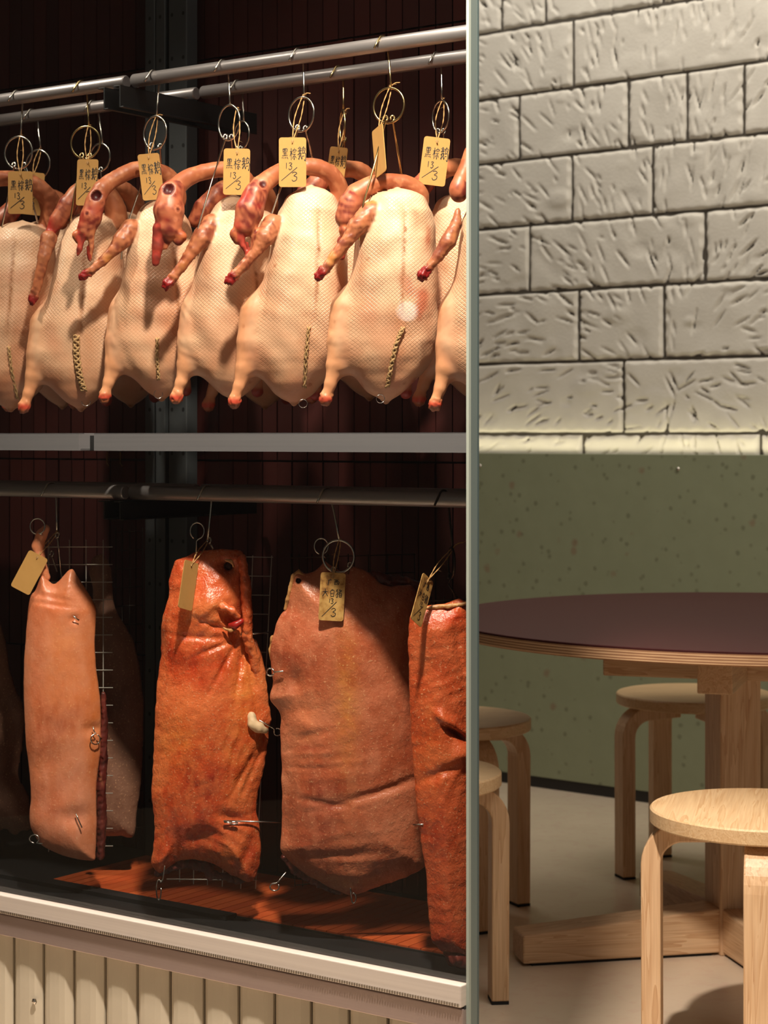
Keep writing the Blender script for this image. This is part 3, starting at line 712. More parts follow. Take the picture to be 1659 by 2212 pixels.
# ------------------------------------------------------------------ geese (pixel units of their own depth; x right, y away, z up)
PROF = [(0, 858, 6, 6), (5, 858, 34, 30), (20, 858, 58, 54), (52, 858, 76, 72), (112, 856, 86, 86), (192, 852, 92, 90), (272, 847, 103, 86),
        (332, 842, 106, 78), (366, 840, 96, 72), (392, 838, 82, 64), (418, 835, 62, 52), (440, 834, 40, 36), (452, 834, 24, 22), (460, 835, 6, 6)]
def goose(foot, top, s, neck, head, wing, lb, Z, seed=1, seamx=.12, leg2=True, hgt=None, holes=(), grp='geese on the front rod', clipx=None, red=0, res=3.6, cone=1.0, fat=1.0):
    """foot, top: pixel anchors of the left foot and the crown of the breast; s: size against the reference bird"""
    bx, bz = foot[0], HY-foot[1]                # local origin = pixel of the foot (z up)
    zt = HY-top[1]; H = zt-bz
    zs = np.array([H+bz-p[0]*H/462.0 for p in PROF])[::-1]-bz
    f0 = np.array([(p[1]-705-153*(1-p[0]/462.0)) for p in PROF])[::-1]  # centre line relative to foot, lean taken out
    cx = f0*s+(top[0]-foot[0])*(zs/H)
    wx = np.array([p[2] for p in PROF])[::-1]*s*fat; wy = np.array([p[3] for p in PROF])[::-1]*s*fat
    pr_ = np.array([p[0]/462.0 for p in PROF])[::-1]; cw = cone+(1-cone)*np.clip(pr_/.42, 0, 1)**.8; wx = wx*cw; wy = wy*(.4+.6*cw)
    zz = np.linspace(zs[0]-10, zs[-1]+10, 500)
    def sm(a, e=0):
        q = np.interp(zz, np.r_[zs[0]-5, zs, zs[-1]+5], np.r_[a[0]*e, a, a[-1]*e]); k = np.hanning(15); k /= k.sum(); return np.convolve(np.pad(q, 7, mode='edge'), k, 'valid')
    CXs, WXs, WYs = sm(cx, 1), sm(wx), sm(wy)
    L = lambda x, y, z=None: None
    rel_ = lambda p: (p[0]-foot[0], p[2], foot[1]-p[1], p[3])
    neckp = [rel_(p) for p in catmull(neck, 3)] if neck else None
    headp = [[rel_(p) for p in q] for q in head]
    wingp = [rel_(p) for p in wing] if wing else None
    legp = [(58*s, 8, 190*s, 50*s), (40*s, -4, 132*s, 34*s), (22*s, -14, 78*s, 20*s), (10*s, -18, 38*s, 12.5*s), (2*s, -19, 14*s, 11*s), (0, -19, 6*s, 13*s), (-1*s, -19, 1*s, 12*s)]
    leg2p = [(150*s, 70, 150*s, 34*s), (165*s, 85, 90*s, 20*s), (172*s, 92, 40*s, 13*s), (174*s, 92, 22*s, 14*s)]
    tailp = [(128*s, 0, 40*s, 20*s), (130*s, -4, 12*s, 9*s), (129*s, -6, 2*s, 6*s)]
    def body(P):
        z = P[..., 2]
        c = np.interp(z, zz, CXs); a = np.maximum(np.interp(z, zz, WXs), .5); b = np.maximum(np.interp(z, zz, WYs), .5)
        # superellipse section, flatter on the breast
        x = (P[..., 0]-c)/a; y = P[..., 1]/b
        r = (np.abs(x)**2.3+np.abs(y)**2.3)**(1/2.3)
        f = (r-1)*np.minimum(a, b)
        return np.maximum(f, np.maximum(zs[0]-4-z, z-zs[-1]-5))
    def groups(P):
        B = body(P)
        g = {'leg': path_sdf(P, legp, 6), 'tail': path_sdf(P, tailp)}
        if leg2: g['leg2'] = path_sdf(P, leg2p, 6)
        if wingp: g['wing'] = path_sdf(P, wingp, 3)
        if neckp: g['neck'] = path_sdf(P, neckp)
        for i, h in enumerate(headp): g['head%d' % i] = path_sdf(P, h, 3)
        return B, g
    def fn(P):
        B, g = groups(P)
        f = smin(B, g['leg'], 44*s); f = smin(f, g['tail'], 14)
        if leg2: f = smin(f, g['leg2'], 26*s)
        if wingp: f = smin(f, g['wing'], 9*s)
        h = None
        if neckp: h = g['neck']
        for i in range(len(headp)):
            q = g['head%d' % i]; h = q if h is None else (smin(h, q, 8) if i < 1 else smin(h, q, 4))
        if h is not None: f = smin(f, h, 5)
        for hx, hy, hd, hr in holes:
            c = np.array([hx-foot[0], hd, foot[1]-hy], np.float32)
            f = smax(f, -(np.sqrt(((P-c)**2).sum(-1))-hr), 2)
        if clipx is not None: f = np.maximum(f, P[..., 0]-(clipx-foot[0]))
        return f
    pts = [p for q in ([neckp] if neckp else [])+headp+([wingp] if wingp else []) for p in q]
    m = 30
    lo = [min([p[0]-m for p in pts]+[-25, (CXs-WXs).min()-6]), min([p[1]-m for p in pts]+[-WYs.max()-8]), -14]
    hi = [max([p[0]+m for p in pts]+[(CXs+WXs).max()+6]), max([p[1]+m for p in pts]+[WYs.max()+35]), max([p[2]+m for p in pts]+[H+8])]
    if clipx is not None: hi[0] = min(hi[0], clipx-foot[0]+4)
    f, org = eval_grid(fn, lo, hi, res)
    V, Q = surface_nets(f, org, res)
    Vd = V.astype(np.float32)
    B, g = groups(Vd)
    # gentle lumps of the carcass
    nrm = np.array([fn(Vd+np.eye(3, dtype=np.float32)[i]*1.5)-fn(Vd-np.eye(3, dtype=np.float32)[i]*1.5) for i in range(3)]).T; nrm /= np.maximum(np.linalg.norm(nrm, axis=1), 1e-6)[:, None]
    isb = np.clip((np.minimum.reduce(list(g.values()))-B)/20, 0, 1)
    stump = np.clip((22-Vd[:, 2])/8, 0, 1)*(g['leg'] < 8)
    if wingp: stump = stump+.45*np.clip((10-g['wing'])/6, 0, 1)+np.clip((30-np.linalg.norm(Vd-np.array(wingp[-1][:3]), axis=1))/12, 0, 1)*1.5
    V = V+nrm*(np_noise(V, .028, seed, 2)*4.2*isb+np_noise(V, .11, seed+5, 2)*1.0*(1-.7*isb)+stump*np_noise(V, .34, seed+8, 2)*2.6)[:, None]
    front = Vd[:, 1] < 0
    # shallow keel furrow
    kx = np.interp(Vd[:, 2], zz, CXs)+np.interp(Vd[:, 2], zz, WXs)*seamx
    keel = np.exp(-((Vd[:, 0]-kx)/5)**2)*front*np.clip((Vd[:, 2]-H*.30)/40, 0, 1)*np.clip((H*.93-Vd[:, 2])/40, 0, 1)*isb
    V[:, 1] += keel*2.5
    # colour of the bird
    n = len(V); nz = np_noise(V, .03, seed+2, 3); nf = np_noise(V, .16, seed+3, 2)
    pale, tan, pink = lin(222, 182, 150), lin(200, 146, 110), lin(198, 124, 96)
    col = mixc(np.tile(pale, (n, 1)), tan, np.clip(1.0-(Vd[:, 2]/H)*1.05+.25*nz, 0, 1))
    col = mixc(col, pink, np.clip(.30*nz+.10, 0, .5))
    if red: col = mixc(col, lin(170, 70, 44), np.clip((nz-.1)*red, 0, .7)*isb*np.clip((Vd[:, 0]-np.interp(Vd[:, 2], zz, CXs))/60, 0, 1))
    kb_ = np.exp(-((Vd[:, 0]-kx-2*nf)/3.5)**2)*front*np.clip((Vd[:, 2]-H*.36)/50, 0, 1)*np.clip((H*.92-Vd[:, 2])/60, 0, 1)*isb*(.55+.5*nf)
    col = mixc(col, lin(140, 84, 46), np.clip(kb_*1.25, 0, .95))
    near = lambda k, a, b: np.clip((a-(g[k]))/b, 0, 1)*(g[k] < B-1)
    legw = np.clip((B-g['leg']-2)/14, 0, 1)
    col = mixc(col, lin(206, 140, 98), legw*.75)
    col = mixc(col, lin(196, 66, 50), np.clip((16*s-Vd[:, 2])/(10*s)+.3*nf, 0, 1)*(g['leg'] < 8)*.9)
    if leg2:
        l2 = np.clip((B-g['leg2']-2)/14, 0, 1); col = mixc(col, lin(190, 122, 84), l2*.8); col = mixc(col, lin(150, 56, 44), l2*np.clip((34*s-Vd[:, 2])/10, 0, 1))
    col = mixc(col, lin(150, 100, 62), np.clip((B-g['tail'])/8, 0, 1)*np.clip((16-Vd[:, 2])/8, 0, 1))
    if wingp:
        ww = np.clip((B-g['wing']+2)/6, 0, 1)*(g['wing'] < 6); tip = np.array(wingp[-1][:3]); dt = np.linalg.norm(Vd-tip, axis=1)
        col = mixc(col, lin(168, 96, 60), ww*.92); col = mixc(col, lin(112, 50, 34), ww*np.clip(.25+nf*1.0, 0, .9)); col = mixc(col, lin(206, 146, 76), ww*np.clip(nz*1.2-.45, 0, .5))
        col = mixc(col, lin(128, 22, 22), np.clip((wingp[-1][3]*2.3-dt)/9+.3*nf, 0, 1)*ww)
    hd = None
    if neckp:
        nw = np.clip((B-g['neck'])/7+.4, 0, 1)*(g['neck'] < 6)
        col = mixc(col, mixc(np.tile(lin(182, 112, 76), (n, 1)), lin(140, 72, 46), np.clip(.4+nz*.6, 0, 1)), nw)
        col = mixc(col, lin(214, 150, 108), nw*np.clip((nf-.2), 0, .35))
    for i in range(len(headp)):
        k = 'head%d' % i; hw = np.clip((B-g[k]+1)/4, 0, 1)*(g[k] < 5)
        base = [lin(176, 100, 70), lin(188, 104, 64), lin(168, 62, 48), lin(196, 120, 80), lin(150, 50, 40)][min(i, 4)]
        col = mixc(col, mixc(np.tile(base, (n, 1)), lin(112, 42, 34), np.clip(.35+nf*1.1, 0, 1)), hw)
        if i == 0: col = mixc(col, lin(160, 22, 24), hw*np.clip((np_noise(V, .05, seed+11, 1)-.25)*1.2, 0, .8))
    for hx, hy, hd_, hr in holes:
        d = np.linalg.norm(Vd-np.array([hx-foot[0], hd_, foot[1]-hy]), axis=1)
        col = mixc(col, lin(70, 16, 16), np.clip((hr+3-d)/3, 0, 1)); col = mixc(col, lin(206, 130, 96), np.clip(1-np.abs(d-hr-4)/2.5, 0, 1)*.6)
    # feather-follicle lattice: around the body and along it, strength in z
    th_ = np.arctan2(Vd[:, 0]-np.interp(Vd[:, 2], zz, CXs), -Vd[:, 1])
    lat = np.clip((np.minimum.reduce(list(g.values()))-B-6)/14, 0, 1)*np.clip((Vd[:, 2]/H-.10)/.3, .12, 1)*np.clip((H-Vd[:, 2])/30, .3, 1)
    skin = np.c_[th_*np.interp(Vd[:, 2], zz, (WXs+WYs)/2)/(3.0*s)*.92, Vd[:, 2]/(3.0*s)*1.1, lat]
    k = Z/F
    V = V*k
    nm = 'goose'
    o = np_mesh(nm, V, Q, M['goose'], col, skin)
    o.location = at_z(foot[0], foot[1], Z)
    tag(o, lb, 'goose', grp)
    o['k'] = k
    return o
def front_of(o, pts, lift=.0):
    """drop picture points straight back onto the bird's breast, in its local space"""
    me = o.data; n = len(me.vertices); co = np.empty(n*3, np.float32); me.vertices.foreach_get('co', co); V = co.reshape(-1, 3)
    out = []
    lx, ly, lz = o.location
    for px, py in pts:
        x = (px-CX)/F*ly-lx; z = EYE+(HY-py)/F*ly-lz
        d = (V[:, 0]-x)**2+(V[:, 2]-z)**2; i = np.argsort(d)[:60]; j = i[np.argmin(V[i, 1])]
        y = V[j, 1]; sc_ = (ly+y)/ly
        out.append(Vector((x*sc_+(px-CX)/F*0, y-lift, z)))
    return out
def seam(o, pts, seed, braid=False, r=.0015):
    P = catmull(front_of(o, pts), 14); rg = random.Random(seed); b = MB()
    for ph in ((0, math.pi) if not braid else (0, 2.1, 4.2)):
        Q = []
        for i, p in enumerate(P):
            a = i*(.9 if not braid else .55)+ph; w = r*(1.3 if not braid else 2.4)
            Q.append(Vector(p)+Vector((math.cos(a)*w, -abs(math.sin(a))*w*.8-.0002, rg.gauss(0, .0005))))
        b.tube(Q, [r*rg.uniform(.7, 1.25) for _ in Q], 5)
    for _ in range(26 if braid else 10):
        i = rg.randrange(len(P)); p = Vector(P[i]); d = Vector((rg.choice([-1, 1])*rg.uniform(.3, 1), -.25, rg.uniform(-.5, .6)))*.006
        b.tube([p, p+d*.6, p+d+Vector((0, 0, -.001))], .00016, 3)
    return b.build('stitching', M['stitch'], o, smooth=True)
def vent_ring(o, px, py, r=9):
    k = o['k']; lx, ly, lz = o.location; y = -.02
    c = Vector(((px-CX)/F*ly-lx, y, EYE+(HY-py)/F*ly-lz))
    return MB().tube([c+Vector((math.cos(a)*r*k, .3*math.cos(a)*r*k, math.sin(a)*r*k)) for a in [i/20*2*math.pi for i in range(20)]], .00055, 6, closed=True).build('wire_ring', M['steel'], o, smooth=True)
def ZD(px, d): return at_d(px, 600, d).y
gA = goose((-92, 885), (48, 478), .90, [(92, 505, 30, 26), (108, 465, 26, 25), (100, 425, 16, 22), (70, 398, 2, 19), (30, 388, -12, 17), (-10, 392, -22, 17), (-50, 420, -34, 19)], [[(-60, 440, -40, 24), (-70, 480, -45, 20)]], None,
           'leftmost goose in the front row, cut by the left picture edge', ZD(48, D1), 1, seamx=-.06, leg2=False)
gB = goose((56, 884), (196, 456), .92, [(236, 505, 30, 24), (247, 465, 28, 25), (236, 425, 20, 21), (205, 402, 5, 18), (172, 412, -8, 17), (152, 440, -18, 19)], [[(148, 450, -20, 21), (128, 480, -26, 17), (112, 508, -28, 10)]],
           [(112, 520, -40, 18), (104, 560, -52, 13), (92, 615, -52, 10), (79, 655, -50, 9)],
           'front row goose second from the left, with thick braided belly stitching', ZD(180, D1), 2, seamx=.02, cone=.74)
gC = goose((228, 862), (348, 430), .94, [(372, 455, 42, 17), (380, 418, 38, 19), (368, 384, 26, 18), (336, 366, 8, 17), (296, 367, -10, 17), (252, 391, -34, 17), (226, 416, -52, 19)],
           [[(217, 437, -58, 21), (206, 475, -60, 23), (195, 505, -60, 19)], [(176, 515, -62, 11), (180, 525, -62, 9)], [(188, 515, -66, 8), (183, 545, -68, 6), (178, 557, -68, 3.5)], [(205, 505, -62, 9), (207, 540, -60, 6), (203, 567, -58, 4)], [(198, 540, -58, 4), (200, 562, -57, 3)]],
           [(288, 498, -40, 21), (270, 526, -58, 19), (256, 545, -64, 13), (232, 570, -68, 10), (206, 592, -70, 9), (190, 603, -70, 10)],
           'front row goose with open round eye socket, head drooping over its left neighbour', ZD(330, D1), 3, seamx=.42, cone=.70, holes=[(219, 431, -76, 11), (200, 470, -84, 3)])
gD = goose((383, 864), (505, 424), .96, [(530, 455, 45, 18), (541, 412, 38, 18), (520, 376, 20, 18), (482, 366, 2, 18), (440, 374, -14, 17), (404, 392, -34, 19), (384, 412, -50, 21)],
           [[(376, 425, -58, 27), (372, 462, -62, 33), (372, 500, -62, 27)], [(396, 517, -62, 15), (392, 525, -62, 12)], [(352, 500, -66, 15), (348, 540, -66, 12), (344, 572, -64, 8)], [(375, 515, -62, 9), (364, 540, -60, 6)], [(345, 560, -66, 8), (344, 574, -66, 6)]],
           [(460, 490, -40, 23), (442, 518, -60, 21), (424, 545, -66, 14), (400, 582, -70, 11), (380, 607, -72, 10), (368, 621, -72, 11)],
           'front row goose with blood-red neck wound and closed bill, lean body', ZD(490, D1), 4, seamx=.55, cone=.68, holes=[(372, 416, -86, 14), (396, 462, -90, 4), (392, 484, -92, 3.5)])
gE = goose((508, 872), (672, 404), .985, [(727, 440, 42, 20), (733, 405, 34, 20), (714, 374, 18, 19), (676, 360, 4, 19), (630, 364, -8, 18), (596, 380, -24, 19), (568, 405, -42, 22)],
           [[(556, 425, -52, 26), (543, 462, -58, 30), (533, 495, -60, 24)], [(514, 512, -62, 13), (518, 524, -62, 11)], [(526, 510, -66, 8), (530, 538, -66, 6), (540, 556, -64, 4)], [(552, 500, -60, 9), (552, 535, -58, 6), (544, 557, -58, 4)], [(537, 530, -58, 4), (541, 553, -58, 3)]],
           [(592, 490, -42, 23), (575, 520, -60, 20), (558, 548, -65, 13), (534, 578, -68, 11), (512, 600, -70, 9), (501, 611, -70, 10)],
           'front row goose with dark bruised head and open bill, second from the glass edge', ZD(655, D1), 5, seamx=.30, cone=.84, holes=[(574, 404, -70, 9)])
gF = goose((704, 868), (858, 408), 1.0, [(905, 455, 50, 18), (908, 418, 42, 20), (884, 396, 28, 19), (846, 390, 16, 18), (804, 398, 4, 20), (770, 420, -4, 24)],
           [[(757, 440, -6, 26), (748, 472, -8, 24)], [(746, 500, -14, 14), (747, 508, -14, 12)], [(740, 520, -4, 12), (738, 555, -4, 8)]],
           [(802, 466, -42, 26), (772, 496, -64, 20), (752, 526, -68, 14), (724, 562, -71, 12), (704, 588, -74, 10), (692, 603, -74, 11)],
           'front row goose with wide domed breast and reddened right flank beside the glass edge', ZD(845, D1), 6, seamx=.20, red=1.6)
gG = goose((940, 878), (1072, 425), 1.02, [(1018, 335, -20, 18), (1006, 365, -26, 16), (994, 395, -32, 17), (989, 415, -34, 19)], [[(989, 412, -34, 19), (990, 424, -34, 18)]],
           [(986, 462, -56, 7), (984, 490, -58, 12), (966, 528, -62, 17), (946, 558, -66, 12), (924, 586, -70, 9), (911, 601, -70, 12)],
           'goose at the far right of the front row, mostly hidden by the glass edge', ZD(985, D1), 7, seamx=.3, clipx=1016, leg2=False)
seam(gA, [(36, 752), (40, 800), (46, 862)], 11); seam(gB, [(181, 728), (180, 770), (184, 812), (191, 846)], 12, True, .0019)
seam(gC, [(351, 734), (350, 780), (351, 822)], 13); seam(gE, [(674, 710), (667, 770), (661, 838)], 15); seam(gF, [(873, 712), (858, 750), (846, 800), (838, 838)], 16, False, .0019)
for o, x, y in ((gB, 190, 868), (gC, 345, 852), (gE, 656, 872), (gF, 822, 862)): vent_ring(o, x, y)
# back row: one bird copied along the back rod
Zk = ZD(525, D2)
gk = goose((452, 880), (540, 450), .93, [(575, 470, 40, 20), (580, 435, 30, 20), (560, 405, 15, 19), (525, 398, 0, 18), (485, 412, -20, 20)], [[(470, 425, -30, 21), (445, 455, -36, 24), (425, 480, -38, 16)]], None,
           'back row goose between the lean bird and the bruised-head bird, dark head showing at left', Zk, 21, seamx=.2, grp='geese on the back rod', res=4.4)
for px, py, sc_, lb in ((84, 880, .9, 'back row goose behind the two leftmost birds, brown neck showing'), (230, 876, .93, 'back row goose behind the open-socket bird, brown back showing between the front birds'),
                        (742, 862, .98, 'back row goose behind the wide domed bird, neck arching below its tag'), (975, 868, 1.0, 'back row goose between the domed bird and the far right bird')):
    o = gk.copy(); COL.objects.link(o); Zc = ZD(px, D2); p = at_z(px-70*sc_, py, Zc); o.location = p; q = Zc/Zk*sc_/.95
    o.scale = (q, q, q); tag(o, lb, 'goose', 'geese on the back rod')
bpy.context.view_layer.update()

# ------------------------------------------------------------------ hangers of the geese
HK = [('A', 24, D1, (45, 293), (40, 330, 32, 35), [[(30, 360, 0), (18, 420, -20), (4, 490, -40)], [(52, 360, 4), (66, 420, -10), (82, 482, -30)]], 'ring hanger of the leftmost front goose', 'steel'),
      ('B', 163, D1, (192, 272), (185, 308, 33, 35), [[(177, 340, 0), (164, 400, -20), (152, 475, -50)], [(194, 340, 4), (200, 380, 20)]], 'ring hanger above the braided-stitch goose', 'brass'),
      ('C', 319, D1, (338, 252), (335, 287, 27, 36), [[(328, 318, 0), (302, 410, -10), (268, 505, -45), (262, 560, -40)], [(346, 320, 4), (350, 400, 30)]], 'ring hanger above the open-socket goose', 'steel'),
      ('D', 469, D1, (497, 228), (495, 265, 25, 38), [[(487, 300, -4), (458, 390, -20), (428, 492, -66), (420, 560, -56)], [(500, 300, 6), (505, 360, 20)]], 'ring hanger above the lean goose', 'steel'),
      ('E', 631, D1, (657, 210), (651, 247, 28, 37), [[(643, 280, 0), (612, 390, -10), (583, 472, -40), (578, 530, -40)], [(660, 282, 4), (668, 310, 20), (676, 348, 30)]], 'ring hanger above the bruised-head goose', 'steel'),
      ('F', 814, D1, (845, 187), (840, 228, 33, 38), [[(833, 260, -4), (812, 345, -30), (785, 440, -60), (776, 520, -56)], [(848, 260, 4), (858, 320, 24), (868, 382, 40)]], 'large ring hanger above the wide domed goose', 'brass'),
      ('G', 56, D2, (88, 320), (82, 355, 28, 31), [[(86, 388, 0), (96, 425, 10)]], 'back rod ring hanger half hidden behind the leftmost ring', 'steel'),
      ('H', 188, D2, (222, 310), (216, 340, 24, 30), [[(218, 370, 0), (222, 420, 10)]], 'back rod ring hanger behind the second tag from the left', 'steel'),
      ('I', 500, D2, (527, 262), (522, 292, 18, 30), [[(520, 325, 0), (515, 400, 10)]], 'back rod ring hanger behind the lean goose hanger', 'steel'),
      ('J', 718, D2, (742, 235), (740, 272, 6, 34), [[(742, 306, -6), (730, 340, -20), (722, 372, -24)], [(744, 306, 4), (744, 360, 10), (744, 410, 14)]], 'edge-on ring hanger on the back rod, over the half hidden tag', 'brass'),
      ('K', 930, D2, (955, 215), (952, 252, 17, 34), [[(946, 288, -4), (930, 400, -10), (918, 430, -20)], [(958, 288, 4), (962, 330, 10)]], 'narrow-looking ring hanger on the back rod beside the glass edge', 'steel')]
for nm, px, d, sh, rg_, pr_, lb, mt in HK: hanger('goose_hanger', px, d, zr, RR, sh, rg_, pr_, lb, mt)
DT = .135
def T(px, py, d=DT): return at_d(px, py, d)
def ptag(top, hang, w, h, tilt, yaw, lb, dt=DT, dh=D1, on=None, lift=.012, **kw):
    if on:
        a, b = drop(on, top[0]-h*math.sin(math.radians(tilt))*.3, top[1]+h*.3, lift).y, drop(on, top[0]-h*math.sin(math.radians(tilt))*.8, top[1]+h*.8, lift).y
        Zt = min(a, b); k = Zt/F
        return paper_tag(at_z(top[0], top[1], Zt), T(hang[0], hang[1], dh), w*k, h*k, tilt, yaw, lb, **kw)
    k = at_d(top[0], top[1], dt).y/F
    return paper_tag(T(top[0], top[1], dt), T(hang[0], hang[1], dh), w*k, h*k, tilt, yaw, lb, **kw)
ptag((44, 370), (45, 294), 53, 92, 0, 0, 'kraft tag lettered in black, leftmost of the upper row', seed=1)
ptag((190, 344), (192, 273), 48, 100, 2, -12, 'kraft tag hanging above the braided-stitch goose', seed=2)
ptag((320, 332), (338, 252), 47, 100, -7, 14, 'tilted kraft tag above the open-socket goose', seed=3, knot=(.010, .002))
ptag((512, 321), (512, 236), 57, 100, 1, 0, 'kraft tag with twisted twine above the lean goose', seed=4)
ptag((632, 297), (655, 207), 59, 107, 0, 0, 'kraft tag lying over the neck of the bruised-head goose', seed=5, knot=(.011, .003))
ptag((815, 275), (843, 188), 57, 106, 11, 114, 'kraft tag turned edge-on at the wide domed goose hanger', seed=6, knot=(.014, .006), dt=.15)
ptag((945, 297), (956, 216), 57, 104, 7, 0, 'kraft tag by the glass edge, rightmost of the upper row', seed=7, dt=.25, dh=D2)
ptag((733, 318), (744, 242), 50, 92, 10, -38, 'half hidden kraft tag on the back rod between two front geese', seed=8, dt=.29, dh=D2, knot=(.008, .005))
k_ = at_d(80, 360, .29).y/F
paper_tag(T(72, 372, .28), T(86, 322, D2), 50*k_, 92*k_, 5, 10, 'kraft tag on the back rod hidden behind the leftmost tag', seed=9)

# ------------------------------------------------------------------ cured pork sides
def poly_sdf(poly, X, Z):
    P = np.array(poly); n = len(P); d = np.full(X.shape, 1e12); s = np.ones(X.shape)
    for i in range(n):
        a, b = P[i], P[(i+1) % n]; e = b-a; wx, wz = X-a[0], Z-a[1]
        t = np.clip((wx*e[0]+wz*e[1])/max(e@e, 1e-9), 0, 1)
        d = np.minimum(d, (wx-e[0]*t)**2+(wz-e[1]*t)**2)
        c1, c2, c3 = Z >= a[1], Z < b[1], e[0]*wz > e[1]*wx
        s = np.where((c1 & c2 & c3) | (~c1 & ~c2 & ~c3), -s, s)
    return s*np.sqrt(d)
def cured_pork(px_out, Zc, T_, Wd, mat, lb, tint=None, dents=(), ridges=(), holes=(), seed=1, sub=4, h=4.0, back=.45, wr=2.2, cols=(), tilt=0, rag=2.0, name='cured_pork', grp='cured pork sides'):
    """px_out: outline in picture pixels; T_: front bulge; Wd: how fast it rounds off (all in pixels at its depth)"""
    x0 = sum(p[0] for p in px_out)/len(px_out); y1 = max(p[1] for p in px_out)
    O = np.array([(p[0]-x0, y1-p[1]) for p in px_out]); O = catmull(np.vstack([O, O[:1]]), 3)[:-1]
    lo, hi = O.min(0)-8, O.max(0)+8
    ax = np.arange(lo[0], hi[0], h); az = np.arange(lo[1], hi[1], h)
    X, Zz = np.meshgrid(ax, az, indexing='ij'); D = poly_sdf(O, X, Zz)
    flat = np.stack([X.ravel(), np.zeros(X.size), Zz.ravel()], 1)
    D = D+(np_noise(flat, .09, seed, 2)*rag).reshape(X.shape)
    q = 1-np.exp(-np.maximum(-D, 0)/Wd); YF = -(5+T_*q); YB = 5+T_*back*q
    YF = YF+(np_noise(flat, .022, seed+3, 3)*2.0*T_/45).reshape(X.shape)*q
    for dx, dy, r1, r2, ang, dep in dents:      # elongated dents (+) and swellings (-)
        a = math.radians(ang); u = X-(dx-x0); v = Zz-(y1-dy)
        p, s_ = u*math.cos(a)+v*math.sin(a), -u*math.sin(a)+v*math.cos(a)
        YF += dep*np.exp(-(p/r1)**2-(s_/r2)**2)
    for cx, cy, r, lam, ang, amp in ridges:     # fans of skin wrinkles
        a = math.radians(ang); u = X-(cx-x0); v = Zz-(y1-cy); p, s_ = u*math.cos(a)+v*math.sin(a), -u*math.sin(a)+v*math.cos(a)
        w = np_noise(np.stack([p.ravel()*.5, np.zeros(p.size), s_.ravel()], 1), .05, seed+9, 2).reshape(p.shape)
        YF += .45*amp*np.exp(-(p**2+s_**2)/r**2)*np.abs(np.sin(s_/lam+w*1.6))
    YF += -YF*0
    ys = np.arange(YF.min()-h*2, YB.max()+h*2, h)
    f = np.maximum(np.maximum(D[:, None, :], YF[:, None, :]-ys[None, :, None]), ys[None, :, None]-YB[:, None, :])
    for hx, hy, r in holes:
        g = np.sqrt((X-(hx-x0))**2+(Zz-(y1-hy))**2)-r; f = np.maximum(f, -np.maximum(g[:, None, :]+0*ys[None, :, None], ys[None, :, None]-4))
    V, Q = surface_nets(f.astype(np.float32), (lo[0], ys[0], lo[1]), h)
    fr = (V[:, 1] < 0)
    V[:, 1] += np_noise(V*np.array([1, .3, 1]), .12, seed+4, 3)*wr*.3*fr
    n = len(V); col = np.ones((n, 3))
    if tint is not None: col = tint(V, x0, y1, col, seed)
    for cx, cy, r1, r2, ang, c in cols:
        a = math.radians(ang); u = V[:, 0]-(cx-x0); v = V[:, 2]-(y1-cy); p, s_ = u*math.cos(a)+v*math.sin(a), -u*math.sin(a)+v*math.cos(a)
        w = np.exp(-(p/r1)**2-(s_/r2)**2)*fr; w *= np.clip(.75+.5*np_noise(V, .1, seed+6, 2), 0, 1.2)
        col = mixc(col, np.array(c), np.clip(w, 0, 1))
    for hx, hy, r in holes:
        d = np.hypot(V[:, 0]-(hx-x0), V[:, 2]-(y1-hy)); col = mixc(col, np.array((.16, .10, .10)), np.clip((r+2-d)/3, 0, 1))
    col = mixc(col, np.array((.55, .36, .30)), np.clip((V[:, 1]-3)/6, 0, 1))
    k = Zc/F; o = np_mesh(name, V*k, Q, mat, col)
    o.location = at_z(x0, y1, Zc); o['k'] = k; o['x0'] = x0; o['y1'] = y1
    tag(o, lb, 'pork', grp); return o
def lump(o, name, mat, path, seed, amp=3.0, res=3.2):
    """meaty or bony piece of a side: path of (px, py, depth px, radius px)"""
    P = [(p[0]-o['x0'], p[2], o['y1']-p[1], p[3]) for p in path]; m = max(p[3] for p in P)+8
    lo = [min(p[i] for p in P)-m for i in range(3)]; hi = [max(p[i] for p in P)+m for i in range(3)]
    f, org = eval_grid(lambda G: path_sdf(G, P, 4), lo, hi, res); V, Q = surface_nets(f, org, res)
    nr = V-V.mean(0); V = V+np_noise(V, .16, seed, 3)[:, None]*np.array([[.7, 1, .8]])*amp
    c = np_mesh(name, V*o['k'], Q, mat, np.ones((len(V), 3))); c.parent = o; return c
DP = .165
